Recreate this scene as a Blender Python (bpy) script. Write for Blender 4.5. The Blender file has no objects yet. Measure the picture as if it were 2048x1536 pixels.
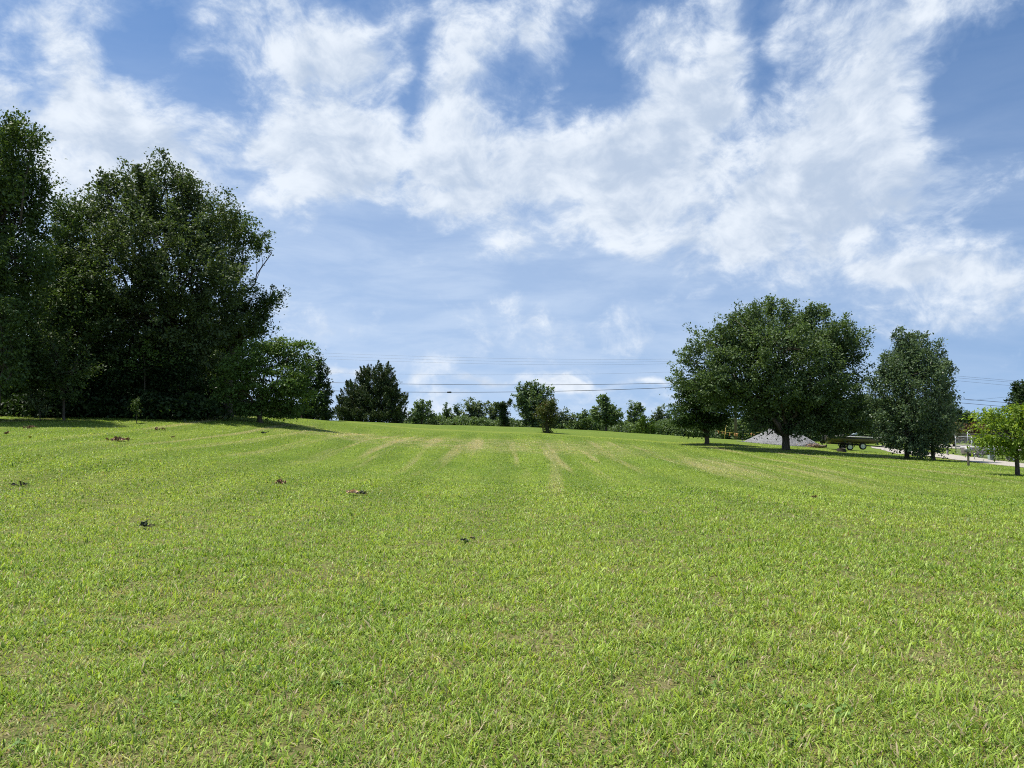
import bpy, math, random
import numpy as np
from mathutils import Vector

rnd = random.Random(7)
RNG = np.random.default_rng(11)
scene = bpy.context.scene
COL = scene.collection
R = math.radians

# ------------------------------------------------------------------ camera
PW, PH, FOC = 2048.0, 1536.0, 1539.0          # photograph size and focal length in its pixels
EYE = 1.6
PITCH = math.atan((872 - 768) / FOC)
cam_d = bpy.data.cameras.new('camera')
cam_d.sensor_width = 36.0
cam_d.lens = 36.0 * FOC / PW
cam_d.clip_start = 0.05
cam_d.clip_end = 6000
cam = bpy.data.objects.new('camera', cam_d)
COL.objects.link(cam)
cam.location = (0, 0, EYE)
cam.rotation_euler = (math.pi / 2 + PITCH, 0, 0)
scene.camera = cam


def ray(px, py):
    x = (px - PW / 2) / FOC
    y = (PH / 2 - py) / FOC
    c, s = math.cos(PITCH), math.sin(PITCH)
    return x, c - y * s, s + y * c


def at(px, py, Y):
    x, y, z = ray(px, py)
    return x / y * Y, Y, EYE + z / y * Y


# ------------------------------------------------------------------ light
SUN_EL, SUN_AZ = 69.0, 72.0                   # degrees; azimuth to the left of straight ahead
sun_d = bpy.data.lights.new('sun', 'SUN')
sun_d.energy = 4.4
sun_d.angle = R(0.53)
sun_d.color = (1.0, 0.95, 0.86)
sun = bpy.data.objects.new('sun', sun_d)
COL.objects.link(sun)
sdir = Vector((-math.cos(R(SUN_EL)) * math.sin(R(SUN_AZ)), math.cos(R(SUN_EL)) * math.cos(R(SUN_AZ)), math.sin(R(SUN_EL))))
sun.rotation_euler = sdir.to_track_quat('Z', 'Y').to_euler()
sun.location = sdir * 60

scene.view_settings.view_transform = 'Standard'
scene.view_settings.look = 'None'
scene.view_settings.exposure = 0.55
scene.view_settings.gamma = 1.0
scene.render.engine = 'CYCLES'
cy = scene.cycles
cy.max_bounces = 6
cy.diffuse_bounces = 3
cy.glossy_bounces = 2
cy.transmission_bounces = 4
cy.transparent_max_bounces = 6
cy.caustics_reflective = False
cy.caustics_refractive = False
cy.use_denoising = False
cy.pixel_filter_type = 'BLACKMAN_HARRIS'
cy.filter_width = 1.05
# ------------------------------------------------------------------ world: sky with broken cloud
world = bpy.data.worlds.new('World')
scene.world = world
world.use_nodes = True
wt = world.node_tree
wt.nodes.clear()


class NT:
    """tiny helper for building node trees"""
    def __init__(self, tree):
        self.t = tree

    def new(self, kind, **kw):
        n = self.t.nodes.new(kind)
        for k, v in kw.items():
            setattr(n, k, v)
        return n

    def put(self, sock, v):
        if isinstance(v, bpy.types.NodeSocket):
            self.t.links.new(v, sock)
        elif v is not None:
            sock.default_value = v

    def m(self, op, a, b=None, c=None, clamp=False):
        n = self.new('ShaderNodeMath', operation=op, use_clamp=clamp)
        for i, v in enumerate((a, b, c)):
            self.put(n.inputs[i], v)
        return n.outputs[0]

    def v(self, op, a, b=None, scale=None):
        n = self.new('ShaderNodeVectorMath', operation=op)
        self.put(n.inputs[0], a)
        if b is not None:
            self.put(n.inputs[1], b)
        if scale is not None:
            self.put(n.inputs['Scale'], scale)
        return n.outputs['Value'] if op in ('LENGTH', 'DOT_PRODUCT') else n.outputs[0]

    def comb(self, x, y, z):
        n = self.new('ShaderNodeCombineXYZ')
        for i, v in enumerate((x, y, z)):
            self.put(n.inputs[i], v)
        return n.outputs[0]

    def sep(self, a):
        n = self.new('ShaderNodeSeparateXYZ')
        self.put(n.inputs[0], a)
        return n.outputs

    def noise(self, vec, scale, detail=4, rough=0.5, lac=2.0, dist=0.0, dims='3D', colour=False):
        n = self.new('ShaderNodeTexNoise', noise_dimensions=dims)
        self.put(n.inputs['Vector'], vec)
        self.put(n.inputs['Scale'], scale)
        self.put(n.inputs['Detail'], detail)
        self.put(n.inputs['Roughness'], rough)
        self.put(n.inputs['Lacunarity'], lac)
        self.put(n.inputs['Distortion'], dist)
        return n.outputs['Color' if colour else 0]

    def smooth(self, v, lo, hi, a=0.0, b=1.0, kind='SMOOTHSTEP'):
        n = self.new('ShaderNodeMapRange', interpolation_type=kind)
        self.put(n.inputs[0], v)
        self.put(n.inputs[1], lo)
        self.put(n.inputs[2], hi)
        self.put(n.inputs[3], a)
        self.put(n.inputs[4], b)
        return n.outputs[0]

    def mix(self, f, a, b, blend='MIX'):
        n = self.new('ShaderNodeMix', data_type='RGBA', blend_type=blend)
        self.put(n.inputs[0], f)
        self.put(n.inputs[6], a if isinstance(a, bpy.types.NodeSocket) else (*a, 1) if len(a) == 3 else a)
        self.put(n.inputs[7], b if isinstance(b, bpy.types.NodeSocket) else (*b, 1) if len(b) == 3 else b)
        return n.outputs[2]

    def map(self, vec, loc=(0, 0, 0), rot=(0, 0, 0), scale=(1, 1, 1), kind='POINT'):
        n = self.new('ShaderNodeMapping', vector_type=kind)
        self.put(n.inputs[0], vec)
        n.inputs['Location'].default_value = loc
        n.inputs['Rotation'].default_value = rot
        n.inputs['Scale'].default_value = scale
        return n.outputs[0]


w = NT(wt)
sky = w.new('ShaderNodeTexSky', sky_type='NISHITA')
sky.sun_disc = False
sky.sun_elevation = R(SUN_EL)
sky.sun_rotation = R(-SUN_AZ)
sky.air_density = 1.0
sky.dust_density = 0.35
sky.ozone_density = 3.0
gen = w.new('ShaderNodeTexCoord').outputs['Generated']
dirv = w.v('NORMALIZE', gen)
dx, dy, dz = w.sep(dirv)[:3]
# the haze-free part of the sky is read a little above the true height, so that the horizon stays blue
w.put(sky.inputs[0], w.v('NORMALIZE', w.comb(dx, dy, w.m('MULTIPLY_ADD', w.m('MAXIMUM', dz, 0.0), 0.85, 0.17))))
az = w.m('ARCTAN2', dx, dy)
el = w.m('ARCSINE', dz)
ang = w.comb(az, el, 0.0)
den = w.m('ADD', w.m('MAXIMUM', dz, 0.0), 0.16)
plane = w.comb(w.m('DIVIDE', dx, den), w.m('DIVIDE', dy, den), 0.0)

# banks of cloud and clear lanes: centre and half-size in the photograph's pixels, turn, weight
BANKS = [
    (130, 60, 260, 75, -42, .38), (330, 250, 330, 150, -12, .52), (150, 330, 260, 130, 0, .34), (560, 80, 340, 110, -22, .42),
    (720, 220, 170, 230, 10, .42), (640, 330, 250, 120, 8, .36), (910, 190, 110, 130, 0, .34),
    (890, 30, 120, 70, 0, .2), (1000, 350, 320, 150, 5, .42), (1075, 70, 55, 170, 8, .34),
    (1390, 190, 150, 280, -32, .58), (1240, 350, 340, 160, 10, .5), (1560, 110, 38, 130, -10, .26),
    (1760, 130, 110, 330, -42, .50), (1620, 310, 150, 340, -52, .52), (1680, 420, 420, 120, 14, .42),
    (1930, 440, 330, 130, -4, .42), (1850, 535, 330, 50, 4, .36), (1880, 635, 300, 45, -6, .26),
    (960, 620, 520, 130, 0, .13), (1080, 760, 90, 15, 0, .62), (965, 763, 60, 10, 0, .5), (1152, 760, 34, 13, 0, .55),
    (1285, 770, 90, 12, 0, .5), (735, 745, 70, 15, 0, .5), (840, 752, 36, 12, 0, .5), (660, 738, 36, 11, 0, .5),
    (2040, 580, 70, 40, -30, .3),
    (120, 260, 170, 90, 0, .22), (840, 430, 60, 60, 20, .18), (1460, 470, 110, 40, -10, .30), (1660, 500, 60, 40, -30, .22), (1200, 440, 160, 40, 0, .2),
    (1330, 20, 45, 60, 0, .26), (560, 260, 120, 60, 0, .2),
    # clear lanes
    (1600, 490, 30, 30, 0, -.22), (700, 470, 260, 40, 0, -.16),
    (250, 70, 55, 120, -40, -.18), (430, 190, 190, 70, -40, -.34), (828, 190, 34, 230, -4, -.42),
    (1200, 110, 60, 160, 8, -.30), (1522, 90, 62, 170, -14, -.42), (2010, 190, 150, 260, -10, -.5),
    (480, 320, 45, 140, -20, -.16), (650, 560, 420, 150, 0, -.3), (1300, 560, 340, 90, 0, -.28), (60, 120, 100, 60, -30, -.2),
]
warp = w.noise(plane, 1.5, 3, 0.5, colour=True)
warp = w.v('SUBTRACT', warp, (0.5, 0.5, 0.5))
angw = w.v('ADD', ang, w.v('SCALE', w.noise(w.v('SCALE', ang, scale=9.0), 1.0, 2, 0.5, colour=True), scale=0.07))
angw = w.v('SUBTRACT', angw, (0.035, 0.035, 0.035))
def banks(rows):
    tot = None
    for px, py, rx, ry, turn, amp in rows:
        x, y, z = ray(px, py)
        a0, e0 = math.atan2(x, y), math.atan2(z, math.hypot(x, y))
        sx, sy = rx / FOC / math.hypot(x, 1) ** 1.2, ry / FOC
        g = w.new('ShaderNodeTexGradient', gradient_type='QUADRATIC_SPHERE')
        w.put(g.inputs[0], w.map(angw, (a0, e0, 0), (0, 0, R(turn)), (sx * 1.25, sy * 1.25, 1.0), 'TEXTURE'))
        f = w.m('POWER', g.outputs['Fac'], 0.6)      # wide soft profile
        tot = w.m('MULTIPLY', f, amp) if tot is None else w.m('MULTIPLY_ADD', f, amp, tot)
    return tot


total = banks(BANKS)
# grey undersides of the thickest banks
under = banks([(1630, 420, 210, 60, 18, .7), (1760, 240, 50, 210, -42, .6), (1400, 330, 90, 150, -35, .55), (690, 330, 130, 60, 8, .55), (1850, 500, 180, 40, 5, .5), (1560, 280, 40, 150, -40, .4), (250, 300, 120, 50, 0, .3)])

pw = w.v('ADD', plane, w.v('SCALE', warp, scale=0.30))
pst = w.map(pw, (0, 0, 0), (0, 0, R(-28)), (1.15, 0.95, 1.0))
awarp = w.v('ADD', ang, w.v('SCALE', w.v('SUBTRACT', w.noise(ang, 5.0, 3, 0.55, colour=True), (0.5, 0.5, 0.5)), scale=0.10))
# on the screen-right half the cloud is drawn out towards the upper right
astr = w.map(awarp, (0.3, 0.1, 0), (0, 0, R(-24)), (0.86, 1.22, 1.0))
big = w.noise(pst, 3.0, 6, 0.55, 2.1)
puff = w.noise(astr, 8.5, 10, 0.60, 2.05)
puff2 = w.noise(w.v('ADD', astr, (-0.014, 0.026, 0.0)), 8.5, 5, 0.55, 2.05)
fine = w.noise(w.map(awarp, (0, 0, 0), (0, 0, R(30)), (1.0, 1.35, 1.0)), 34.0, 7, 0.62, 2.1)
streak = w.noise(w.map(ang, (0, 0, 0), (0, 0, 0.06), (2.2, 9.0, 1.0)), 3.0, 7, 0.58, 2.0, 0.4)
low = w.smooth(el, 0.05, 0.30, 0.25, 1.0)
dens = w.m('MULTIPLY_ADD', w.m('MULTIPLY', w.m('SUBTRACT', big, 0.5), low), 1.10, w.m('MULTIPLY_ADD', total, 0.95, 0.04))
dens = w.m('MULTIPLY_ADD', w.m('SUBTRACT', puff, 0.5), 1.75, dens)
soft = dens
dens = w.m('MULTIPLY_ADD', w.m('SUBTRACT', fine, 0.5), 0.55, dens)
cover = w.smooth(dens, 0.02, 0.56)
veil = w.m('MULTIPLY', w.smooth(streak, 0.30, 0.72, 0.44, 0.72), w.smooth(el, 0.52, 0.16, 0.05, 1.0))
veil = w.m('MULTIPLY', veil, w.smooth(az, 0.62, 0.0, 0.55, 1.0))
veil = w.m('MAXIMUM', veil, w.m('MULTIPLY', w.smooth(soft, -0.30, 0.30), 0.26))
alpha = w.m('SUBTRACT', 1.0, w.m('MULTIPLY', w.m('SUBTRACT', 1.0, w.m('MULTIPLY', cover, 0.93)), w.m('SUBTRACT', 1.0, veil)))
# relief: brighter where the cloud thins toward the sun, greyer in its thick middle and base
lit = w.m('MULTIPLY_ADD', w.m('SUBTRACT', puff, puff2), 4.4, 0.56)
lit = w.m('MULTIPLY_ADD', w.m('SUBTRACT', fine, 0.5), 0.75, lit)
lit = w.m('SUBTRACT', lit, w.smooth(soft, 0.30, 1.25, 0.0, 0.42))
lit = w.m('MULTIPLY_ADD', under, -0.55, lit)
lit = w.smooth(lit, -0.35, 1.15)
ccol = w.mix(lit, (4.8, 5.75, 7.2), (8.0, 8.6, 9.35))
ccol = w.mix(cover, (6.2, 7.3, 8.9), ccol)
skycol = w.mix(1.0, sky.outputs[0], (0.82, 1.05, 1.22), 'MULTIPLY')
final = w.mix(alpha, skycol, ccol)
bg = w.new('ShaderNodeBackground')
w.put(bg.inputs[0], final)
bg.inputs[1].default_value = 0.075
wo = w.new('ShaderNodeOutputWorld')
wt.links.new(bg.outputs[0], wo.inputs[0])
world.cycles.sampling_method = 'MANUAL'
world.cycles.sample_map_resolution = 512
# ------------------------------------------------------------------ helpers for things
def link_mesh(name, me, parent=None, mat=None):
    o = bpy.data.objects.new(name, me)
    COL.objects.link(o)
    if mat is not None:
        me.materials.append(mat)
    if parent is not None:
        o.parent = parent
    return o


def np_mesh(name, verts, faces, smooth=False):
    """verts (n,3); faces: list of int arrays (k, sides)"""
    me = bpy.data.meshes.new(name)
    verts = np.ascontiguousarray(verts, np.float32)
    if not isinstance(faces, list):
        faces = [faces]
    faces = [np.ascontiguousarray(f, np.int32) for f in faces if len(f)]
    loops = np.concatenate([f.ravel() for f in faces])
    sizes = np.concatenate([np.full(len(f), f.shape[1], np.int32) for f in faces])
    starts = np.concatenate([[0], np.cumsum(sizes)[:-1]]).astype(np.int32)
    me.vertices.add(len(verts))
    me.vertices.foreach_set('co', verts.ravel())
    me.loops.add(len(loops))
    me.loops.foreach_set('vertex_index', loops)
    me.polygons.add(len(sizes))
    me.polygons.foreach_set('loop_start', starts)
    if smooth:
        me.polygons.foreach_set('use_smooth', np.ones(len(sizes), bool))
    me.update(calc_edges=True)
    return me


class MB:
    """collects shapes, then links them as one mesh object"""
    def __init__(self):
        self.v, self.f, self.n = [], {}, 0

    def add(self, verts, faces):
        for f in faces:
            self.f.setdefault(len(f), []).append([i + self.n for i in f])
        self.v.extend([tuple(p) for p in verts])
        self.n += len(verts)

    def box(self, c, s, rot=None, taper=1.0):
        vs = []
        for z in (-1, 1):
            k = taper if z > 0 else 1.0
            for x, y in ((-1, -1), (1, -1), (1, 1), (-1, 1)):
                p = Vector((x * s[0] / 2 * k, y * s[1] / 2 * k, z * s[2] / 2))
                if rot is not None:
                    p = rot @ p
                vs.append((p.x + c[0], p.y + c[1], p.z + c[2]))
        self.add(vs, [(0, 3, 2, 1), (4, 5, 6, 7), (0, 1, 5, 4), (1, 2, 6, 5), (2, 3, 7, 6), (3, 0, 4, 7)])

    def tube(self, pts, radii, sides=8, caps=True):
        pts = [Vector(p) for p in pts]
        if not hasattr(radii, '__len__'):
            radii = [radii] * len(pts)
        vs, fs = [], []
        prev = None
        for i, p in enumerate(pts):
            d = (pts[min(i + 1, len(pts) - 1)] - pts[max(i - 1, 0)])
            d = d.normalized() if d.length > 1e-9 else Vector((0, 0, 1))
            if prev is None:
                u = d.orthogonal().normalized()
            else:
                u = prev - d * prev.dot(d)
                u = u.normalized() if u.length > 1e-6 else d.orthogonal().normalized()
            prev = u
            w_ = d.cross(u)
            for k in range(sides):
                a = 2 * math.pi * k / sides
                q = p + (u * math.cos(a) + w_ * math.sin(a)) * radii[i]
                vs.append(tuple(q))
        for i in range(len(pts) - 1):
            for k in range(sides):
                a, b = i * sides + k, i * sides + (k + 1) % sides
                fs.append((a, b, b + sides, a + sides))
        if caps:
            fs.append(tuple(range(sides - 1, -1, -1)))
            fs.append(tuple((len(pts) - 1) * sides + k for k in range(sides)))
        self.add(vs, fs)

    def lathe(self, prof, axis_o, ax, sides=24):
        """prof: (radius, along) pairs round the axis through axis_o"""
        ax = Vector(ax).normalized()
        u = ax.orthogonal().normalized()
        w_ = ax.cross(u)
        o = Vector(axis_o)
        vs, fs = [], []
        for r, t in prof:
            for k in range(sides):
                a = 2 * math.pi * k / sides
                vs.append(tuple(o + ax * t + (u * math.cos(a) + w_ * math.sin(a)) * max(r, 1e-4)))
        for i in range(len(prof) - 1):
            for k in range(sides):
                a, b = i * sides + k, i * sides + (k + 1) % sides
                fs.append((a, b, b + sides, a + sides))
        self.add(vs, fs)

    def build(self, name, mat, parent=None, smooth=False, bevel=0):
        me = np_mesh(name, np.array(self.v, float), [np.array(f) for f in self.f.values()], smooth)
        o = link_mesh(name, me, parent, mat)
        if bevel:
            b = o.modifiers.new('bevel', 'BEVEL')
            b.width = bevel
            b.segments = 2
        return o


def tag(o, label=None, cat=None, group=None, kind=None):
    for k, v in (('label', label), ('category', cat), ('group', group), ('kind', kind)):
        if v:
            o[k] = v
    return o


def empty(name, loc, label=None, cat=None, group=None, rz=0.0):
    o = bpy.data.objects.new(name, None)
    COL.objects.link(o)
    o.location = loc
    o.rotation_euler = (0, 0, rz)
    o.empty_display_size = 0.2
    return tag(o, label, cat, group)


def material(name, build):
    m = bpy.data.materials.new(name)
    m.use_nodes = True
    m.node_tree.nodes.clear()
    n = NT(m.node_tree)
    out = n.new('ShaderNodeOutputMaterial')
    sh = build(n, out)
    m.node_tree.links.new(sh, out.inputs[0])
    return m


def principled(n, col, rough=0.6, spec=0.4, metal=0.0, normal=None):
    p = n.new('ShaderNodeBsdfPrincipled')
    n.put(p.inputs['Base Color'], col if isinstance(col, bpy.types.NodeSocket) else (*col, 1))
    n.put(p.inputs['Roughness'], rough)
    n.put(p.inputs['Metallic'], metal)
    n.put(p.inputs['Specular IOR Level'], spec)
    if normal is not None:
        n.put(p.inputs['Normal'], normal)
    return p.outputs[0]


def simple(name, col, rough=0.5, metal=0.0, spec=0.4, var=0.25, scale=6.0, bump=0.0):
    def f(n, out):
        pos = n.new('ShaderNodeTexCoord').outputs['Object']
        t = n.noise(pos, scale, 5, 0.6)
        c = n.mix(n.smooth(t, 0.3, 0.7), tuple(x * (1 - var) for x in col), tuple(min(1, x * (1 + var)) for x in col))
        nm = None
        if bump:
            b = n.new('ShaderNodeBump')
            n.put(b.inputs['Strength'], bump)
            n.put(b.inputs['Height'], n.noise(pos, scale * 5, 4, 0.6))
            nm = b.outputs[0]
        return principled(n, c, rough, spec, metal, nm)
    return material(name, f)


# ------------------------------------------------------------------ ground
CTRL = []
for X in (-40, -18, -6, 0, 6, 18, 40):
    for Y in (-14, -4, 4, 11):
        CTRL.append((X, Y, 0.0 if Y < 8 else (0.10 if X < -10 else 0.02)))
for px, py, Y in (
        (0, 1000, 17), (300, 1000, 18), (0, 900, 27), (300, 900, 29), (600, 900, 37), (0, 838, 46), (300, 836, 50), (500, 836, 54), (640, 841, 66),
        (700, 930, 34), (1024, 932, 36), (1350, 934, 37), (700, 866, 60), (1024, 900, 47), (1024, 869, 64), (1200, 876, 64),
        (640, 840, 74), (700, 842, 78), (820, 848, 80), (1024, 853.5, 84), (1200, 862, 86), (1370, 873, 86), (1350, 890, 62),
        (1415, 888, 62), (1572, 900, 58), (1815, 918, 54), (2035, 950, 36), (1937, 931, 46), (1692, 900, 68), (1560, 889, 73), (1912, 908, 75),
        (1460, 879, 86), (1700, 960, 32), (2048, 1000, 25), (1720, 886, 95), (1024, 1000, 19.2), (1500, 1000, 19.5), (700, 1000, 19.0), (2048, 905, 90),
        (1940, 886, 110)):
    CTRL.append(at(px, py, Y))
for X, Y, z in ((-60, 108, 2.2), (-30, 108, 2.2), (-10, 108, 2.2), (5, 108, 1.8), (22, 108, 1.1), (40, 125, 0.4), (80, 130, 0.0), (0, 140, 1.6), (-60, 140, 2.0),
                (-75, 60, 3.6), (-70, 20, 1.6), (-80, 90, 3.2), (85, 90, -1.0), (85, 40, -0.8), (60, 10, -0.3), (-60, 5, .4), (-90, 140, 2.0), (90, -14, 0), (-90, -14, 0)):
    CTRL.append((X, Y, z))
CTRL = np.array(CTRL)


def _phi(r2):
    return np.where(r2 > 1e-9, 0.5 * r2 * np.log(np.maximum(r2, 1e-9)), 0.0)


_n = len(CTRL)
_P = CTRL[:, :2] / 30.0
_K = _phi(((_P[:, None] - _P[None]) ** 2).sum(-1)) + np.eye(_n) * 0.004
_A = np.zeros((_n + 3, _n + 3))
_A[:_n, :_n] = _K
_A[:_n, _n] = 1
_A[:_n, _n + 1:] = _P
_A[_n:, :_n] = _A[:_n, _n:].T
_W = np.linalg.solve(_A, np.concatenate([CTRL[:, 2], np.zeros(3)]))


def height(x, y):
    x = np.asarray(x, float)
    y = np.asarray(y, float)
    shp = np.broadcast(x, y).shape
    x, y = np.broadcast_to(x, shp).ravel(), np.broadcast_to(y, shp).ravel()
    xc, yc = np.clip(x, -92, 92), np.clip(y, -15, 142)
    q = np.stack([xc, yc], 1) / 30.0
    out = np.empty(len(q))
    for i in range(0, len(q), 20000):
        s = q[i:i + 20000]
        out[i:i + 20000] = _phi(((s[:, None] - _P[None]) ** 2).sum(-1)) @ _W[:_n] + _W[_n] + s @ _W[_n + 1:]
    over = np.hypot(x - xc, y - yc)
    k = np.exp(-over / 60.0)
    return (out * k + 0.4 * (1 - k)).reshape(shp)


def H(x, y):
    return float(height(np.array([x]), np.array([y]))[0])


def on_ground(px, Y, dz=0.0):
    """the point of the ground at depth Y that the photograph shows in column px"""
    x = (px - PW / 2) / FOC * Y / math.cos(PITCH)
    for _ in range(6):
        z = H(x, Y)
        cz = (z - EYE) * math.sin(PITCH) + Y * math.cos(PITCH)
        x = (px - PW / 2) / FOC * cz
    return x, Y, H(x, Y) + dz


def lawn_colour(n, pos):
    """colours of the mown lawn at a place: greens, dry straw-coloured patches and mowing streaks"""
    flat = n.v('MULTIPLY', pos, (1, 1, 0))
    big_ = n.noise(flat, 0.16, 4, 0.55)
    mid = n.noise(flat, 0.9, 4, 0.6)
    small = n.noise(flat, 5.0, 3, 0.6)
    streak_ = n.noise(n.map(flat, (0, 0, 0), (0, 0, 0.03), (0.95, 0.035, 1)), 1.0, 3, 0.55)
    band_ = n.m('SINE', n.m('MULTIPLY_ADD', n.noise(flat, 0.12, 2, 0.5), 5.0, n.m('MULTIPLY', n.sep(flat)[0], 2.1)))
    x, y, z = n.sep(pos)[:3]
    col = n.mix(n.smooth(big_, 0.35, 0.65), GRASS_A, GRASS_B)
    col = n.mix(n.m('MULTIPLY', n.smooth(mid, 0.45, 0.75), 0.55), col, GRASS_C)
    bandf = n.m('MULTIPLY', n.smooth(y, 7, 20), n.smooth(y, 66, 62))
    col = n.mix(n.m('MULTIPLY', bandf, n.smooth(band_, -0.5, 0.9, 0.0, 0.46)), col, n.mix(1.0, col, (0.62, 0.70, 0.6), 'MULTIPLY'))
    # cut grass drying in the mower's tracks on the slope
    far = n.m('MULTIPLY', n.smooth(y, 24, 40), n.smooth(y, 63, 57))
    hill = n.m('MULTIPLY', n.smooth(y, 42, 48), n.smooth(y, 61, 56))
    hill = n.m('MULTIPLY', hill, n.m('MULTIPLY', n.smooth(x, -18, -10), n.smooth(x, 14, 4)))
    st = n.smooth(streak_, 0.50, 0.66)
    f1 = n.m('MULTIPLY', n.m('MULTIPLY', far, st), 0.7)
    f2 = n.m('MULTIPLY', hill, n.m('MULTIPLY_ADD', n.smooth(mid, 0.3, 0.7), 0.5, n.m('MULTIPLY', st, 0.5)))
    dry = n.m('MAXIMUM', f1, n.m('MULTIPLY', f2, 1.25, clamp=True))
    # worn thatch close by
    patch = n.m('MULTIPLY', n.smooth(n.noise(flat, 2.2, 4, 0.6), 0.56, 0.72), n.smooth(y, 13, 4, 0.08, 0.5))
    dry = n.m('MAXIMUM', dry, patch)
    # bright edge where the upper cut begins
    edge = n.m('SUBTRACT', y, n.m('MULTIPLY_ADD', x, -0.18, 66.5))
    e = n.smooth(n.m('ABSOLUTE', edge), 1.1, 0.2)
    col = n.mix(n.m('MULTIPLY', e, 0.6), col, GRASS_D)
    strip_ = n.m('ABSOLUTE', n.m('SUBTRACT', x, n.m('MULTIPLY_ADD', y, 0.054, 0.07)))
    strip_ = n.m('MULTIPLY', n.smooth(strip_, 0.38, 0.08), n.m('MULTIPLY', n.smooth(y, 17, 26), n.smooth(y, 58, 52)))
    dry = n.m('MAXIMUM', dry, n.m('MULTIPLY', strip_, n.m('MULTIPLY_ADD', mid, 0.6, 0.05)))
    col = n.mix(dry, col, STRAW)
    col = n.mix(n.m('MULTIPLY', n.smooth(small, 0.35, 0.7), 0.3), col, n.mix(1.0, col, (0.62, 0.72, 0.6), 'MULTIPLY'))
    return col, dry


GRASS_A, GRASS_B, GRASS_C, GRASS_D = (0.208, 0.316, 0.040), (0.258, 0.358, 0.052), (0.308, 0.384, 0.074), (0.38, 0.45, 0.08)
STRAW = (0.47, 0.44, 0.215)


def _ground(n, out):
    pos = n.new('ShaderNodeNewGeometry').outputs['Position']
    c, dry = lawn_colour(n, pos)
    y = n.sep(pos)[1]
    # between the blades near by one sees soil and thatch
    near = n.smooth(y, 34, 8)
    c = n.mix(1.0, c, (0.56, 0.56, 0.52), 'MULTIPLY')  # even darkening: the blades' shade on one another, put into the ground colour
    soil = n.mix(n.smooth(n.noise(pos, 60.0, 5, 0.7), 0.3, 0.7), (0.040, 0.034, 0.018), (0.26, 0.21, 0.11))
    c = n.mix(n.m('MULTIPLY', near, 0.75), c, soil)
    grit = n.noise(n.map(pos, (0, 0, 0), (0, 0, 0), (1, 0.5, 1)), 9.0, 5, 0.7)
    c = n.mix(n.smooth(grit, 0.25, 0.75), n.mix(1.0, c, (0.55, 0.6, 0.5), 'MULTIPLY'), n.mix(1.0, c, (1.25, 1.2, 1.2), 'MULTIPLY'))
    b = n.new('ShaderNodeBump')
    n.put(b.inputs['Strength'], 0.5)
    n.put(b.inputs['Distance'], 0.05)
    n.put(b.inputs['Height'], grit)
    return principled(n, c, 0.9, 0.1, 0, b.outputs[0])


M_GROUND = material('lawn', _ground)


def stretch(lo, hi, step, far):
    core = np.arange(lo, hi + 1e-6, step)
    ext = [step]
    while sum(ext) < far:
        ext.append(ext[-1] * 1.35)
    e = np.cumsum(ext)
    return np.concatenate([lo - e[::-1], core, hi + e])


gx, gy = stretch(-92, 92, 1.0, 1800), stretch(-15, 142, 1.0, 1800)
GX, GY = np.meshgrid(gx, gy)
GZ = height(GX, GY) + 0.025 * np.sin(GX * 0.9 + 1.3 * np.sin(GY * 0.37)) * np.exp(-np.abs(GY) / 200)
gv = np.stack([GX.ravel(), GY.ravel(), GZ.ravel()], 1)
nx, ny = len(gx), len(gy)
ii = (np.arange(ny - 1)[:, None] * nx + np.arange(nx - 1)[None]).ravel()
gf = np.stack([ii, ii + 1, ii + nx + 1, ii + nx], 1)
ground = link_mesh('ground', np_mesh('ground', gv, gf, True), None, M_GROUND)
tag(ground, 'mown green lawn rising gently to a low crest', kind='structure')


# gravel drive and the road behind the fence: strips laid on the ground
def _gravel(n, out):
    pos = n.new('ShaderNodeNewGeometry').outputs['Position']
    t = n.noise(pos, 14.0, 6, 0.7)
    u = n.noise(pos, 0.8, 3, 0.6)
    c = n.mix(n.smooth(t, 0.3, 0.7), (0.24, 0.215, 0.18), (0.52, 0.48, 0.42))
    c = n.mix(n.m('MULTIPLY', n.smooth(u, 0.55, 0.75), 0.45), c, (0.24, 0.26, 0.12))
    b = n.new('ShaderNodeBump')
    n.put(b.inputs['Strength'], 0.5)
    n.put(b.inputs['Distance'], 0.03)
    n.put(b.inputs['Height'], t)
    return principled(n, c, 0.95, 0.2, 0, b.outputs[0])


M_GRAVEL = material('pale_gravel', _gravel)


def strip(name, left, right, lift, label, mat, div=40, across=5):
    """a strip between two polylines (x, y), draped over the ground"""
    def res(p):
        p = np.array(p, float)
        s = np.concatenate([[0], np.cumsum(np.hypot(*np.diff(p, axis=0).T))])
        t = np.linspace(0, s[-1], div)
        return np.stack([np.interp(t, s, p[:, 0]), np.interp(t, s, p[:, 1])], 1)
    a, b = res(left), res(right)
    rr = np.random.default_rng(3)
    a = a + rr.normal(0, 0.10, a.shape)
    b = b + rr.normal(0, 0.10, b.shape)
    t = np.linspace(0, 1, across)[None, :, None]
    g = a[:, None] * (1 - t) + b[:, None] * t
    z = height(g[..., 0], g[..., 1]) + lift
    v = np.concatenate([g, z[..., None]], 2).reshape(-1, 3)
    i = (np.arange(div - 1)[:, None] * across + np.arange(across - 1)[None]).ravel()
    f = np.stack([i, i + 1, i + across + 1, i + across], 1)
    o = link_mesh(name, np_mesh(name, v, f, True), None, mat)
    return tag(o, label, kind='structure')


def gp(px, py):
    """the ground point seen at pixel (px, py): march along the ray"""
    x, y, z = ray(px, py)
    Ys = np.arange(3.0, 180.0, 0.25)
    X = x / y * Ys
    Zr = EYE + z / y * Ys
    d = Zr - height(X, Ys)
    k = np.where(d < 0)[0]
    i = k[0] if len(k) else len(Ys) - 1
    return float(X[i]), float(Ys[i])
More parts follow.
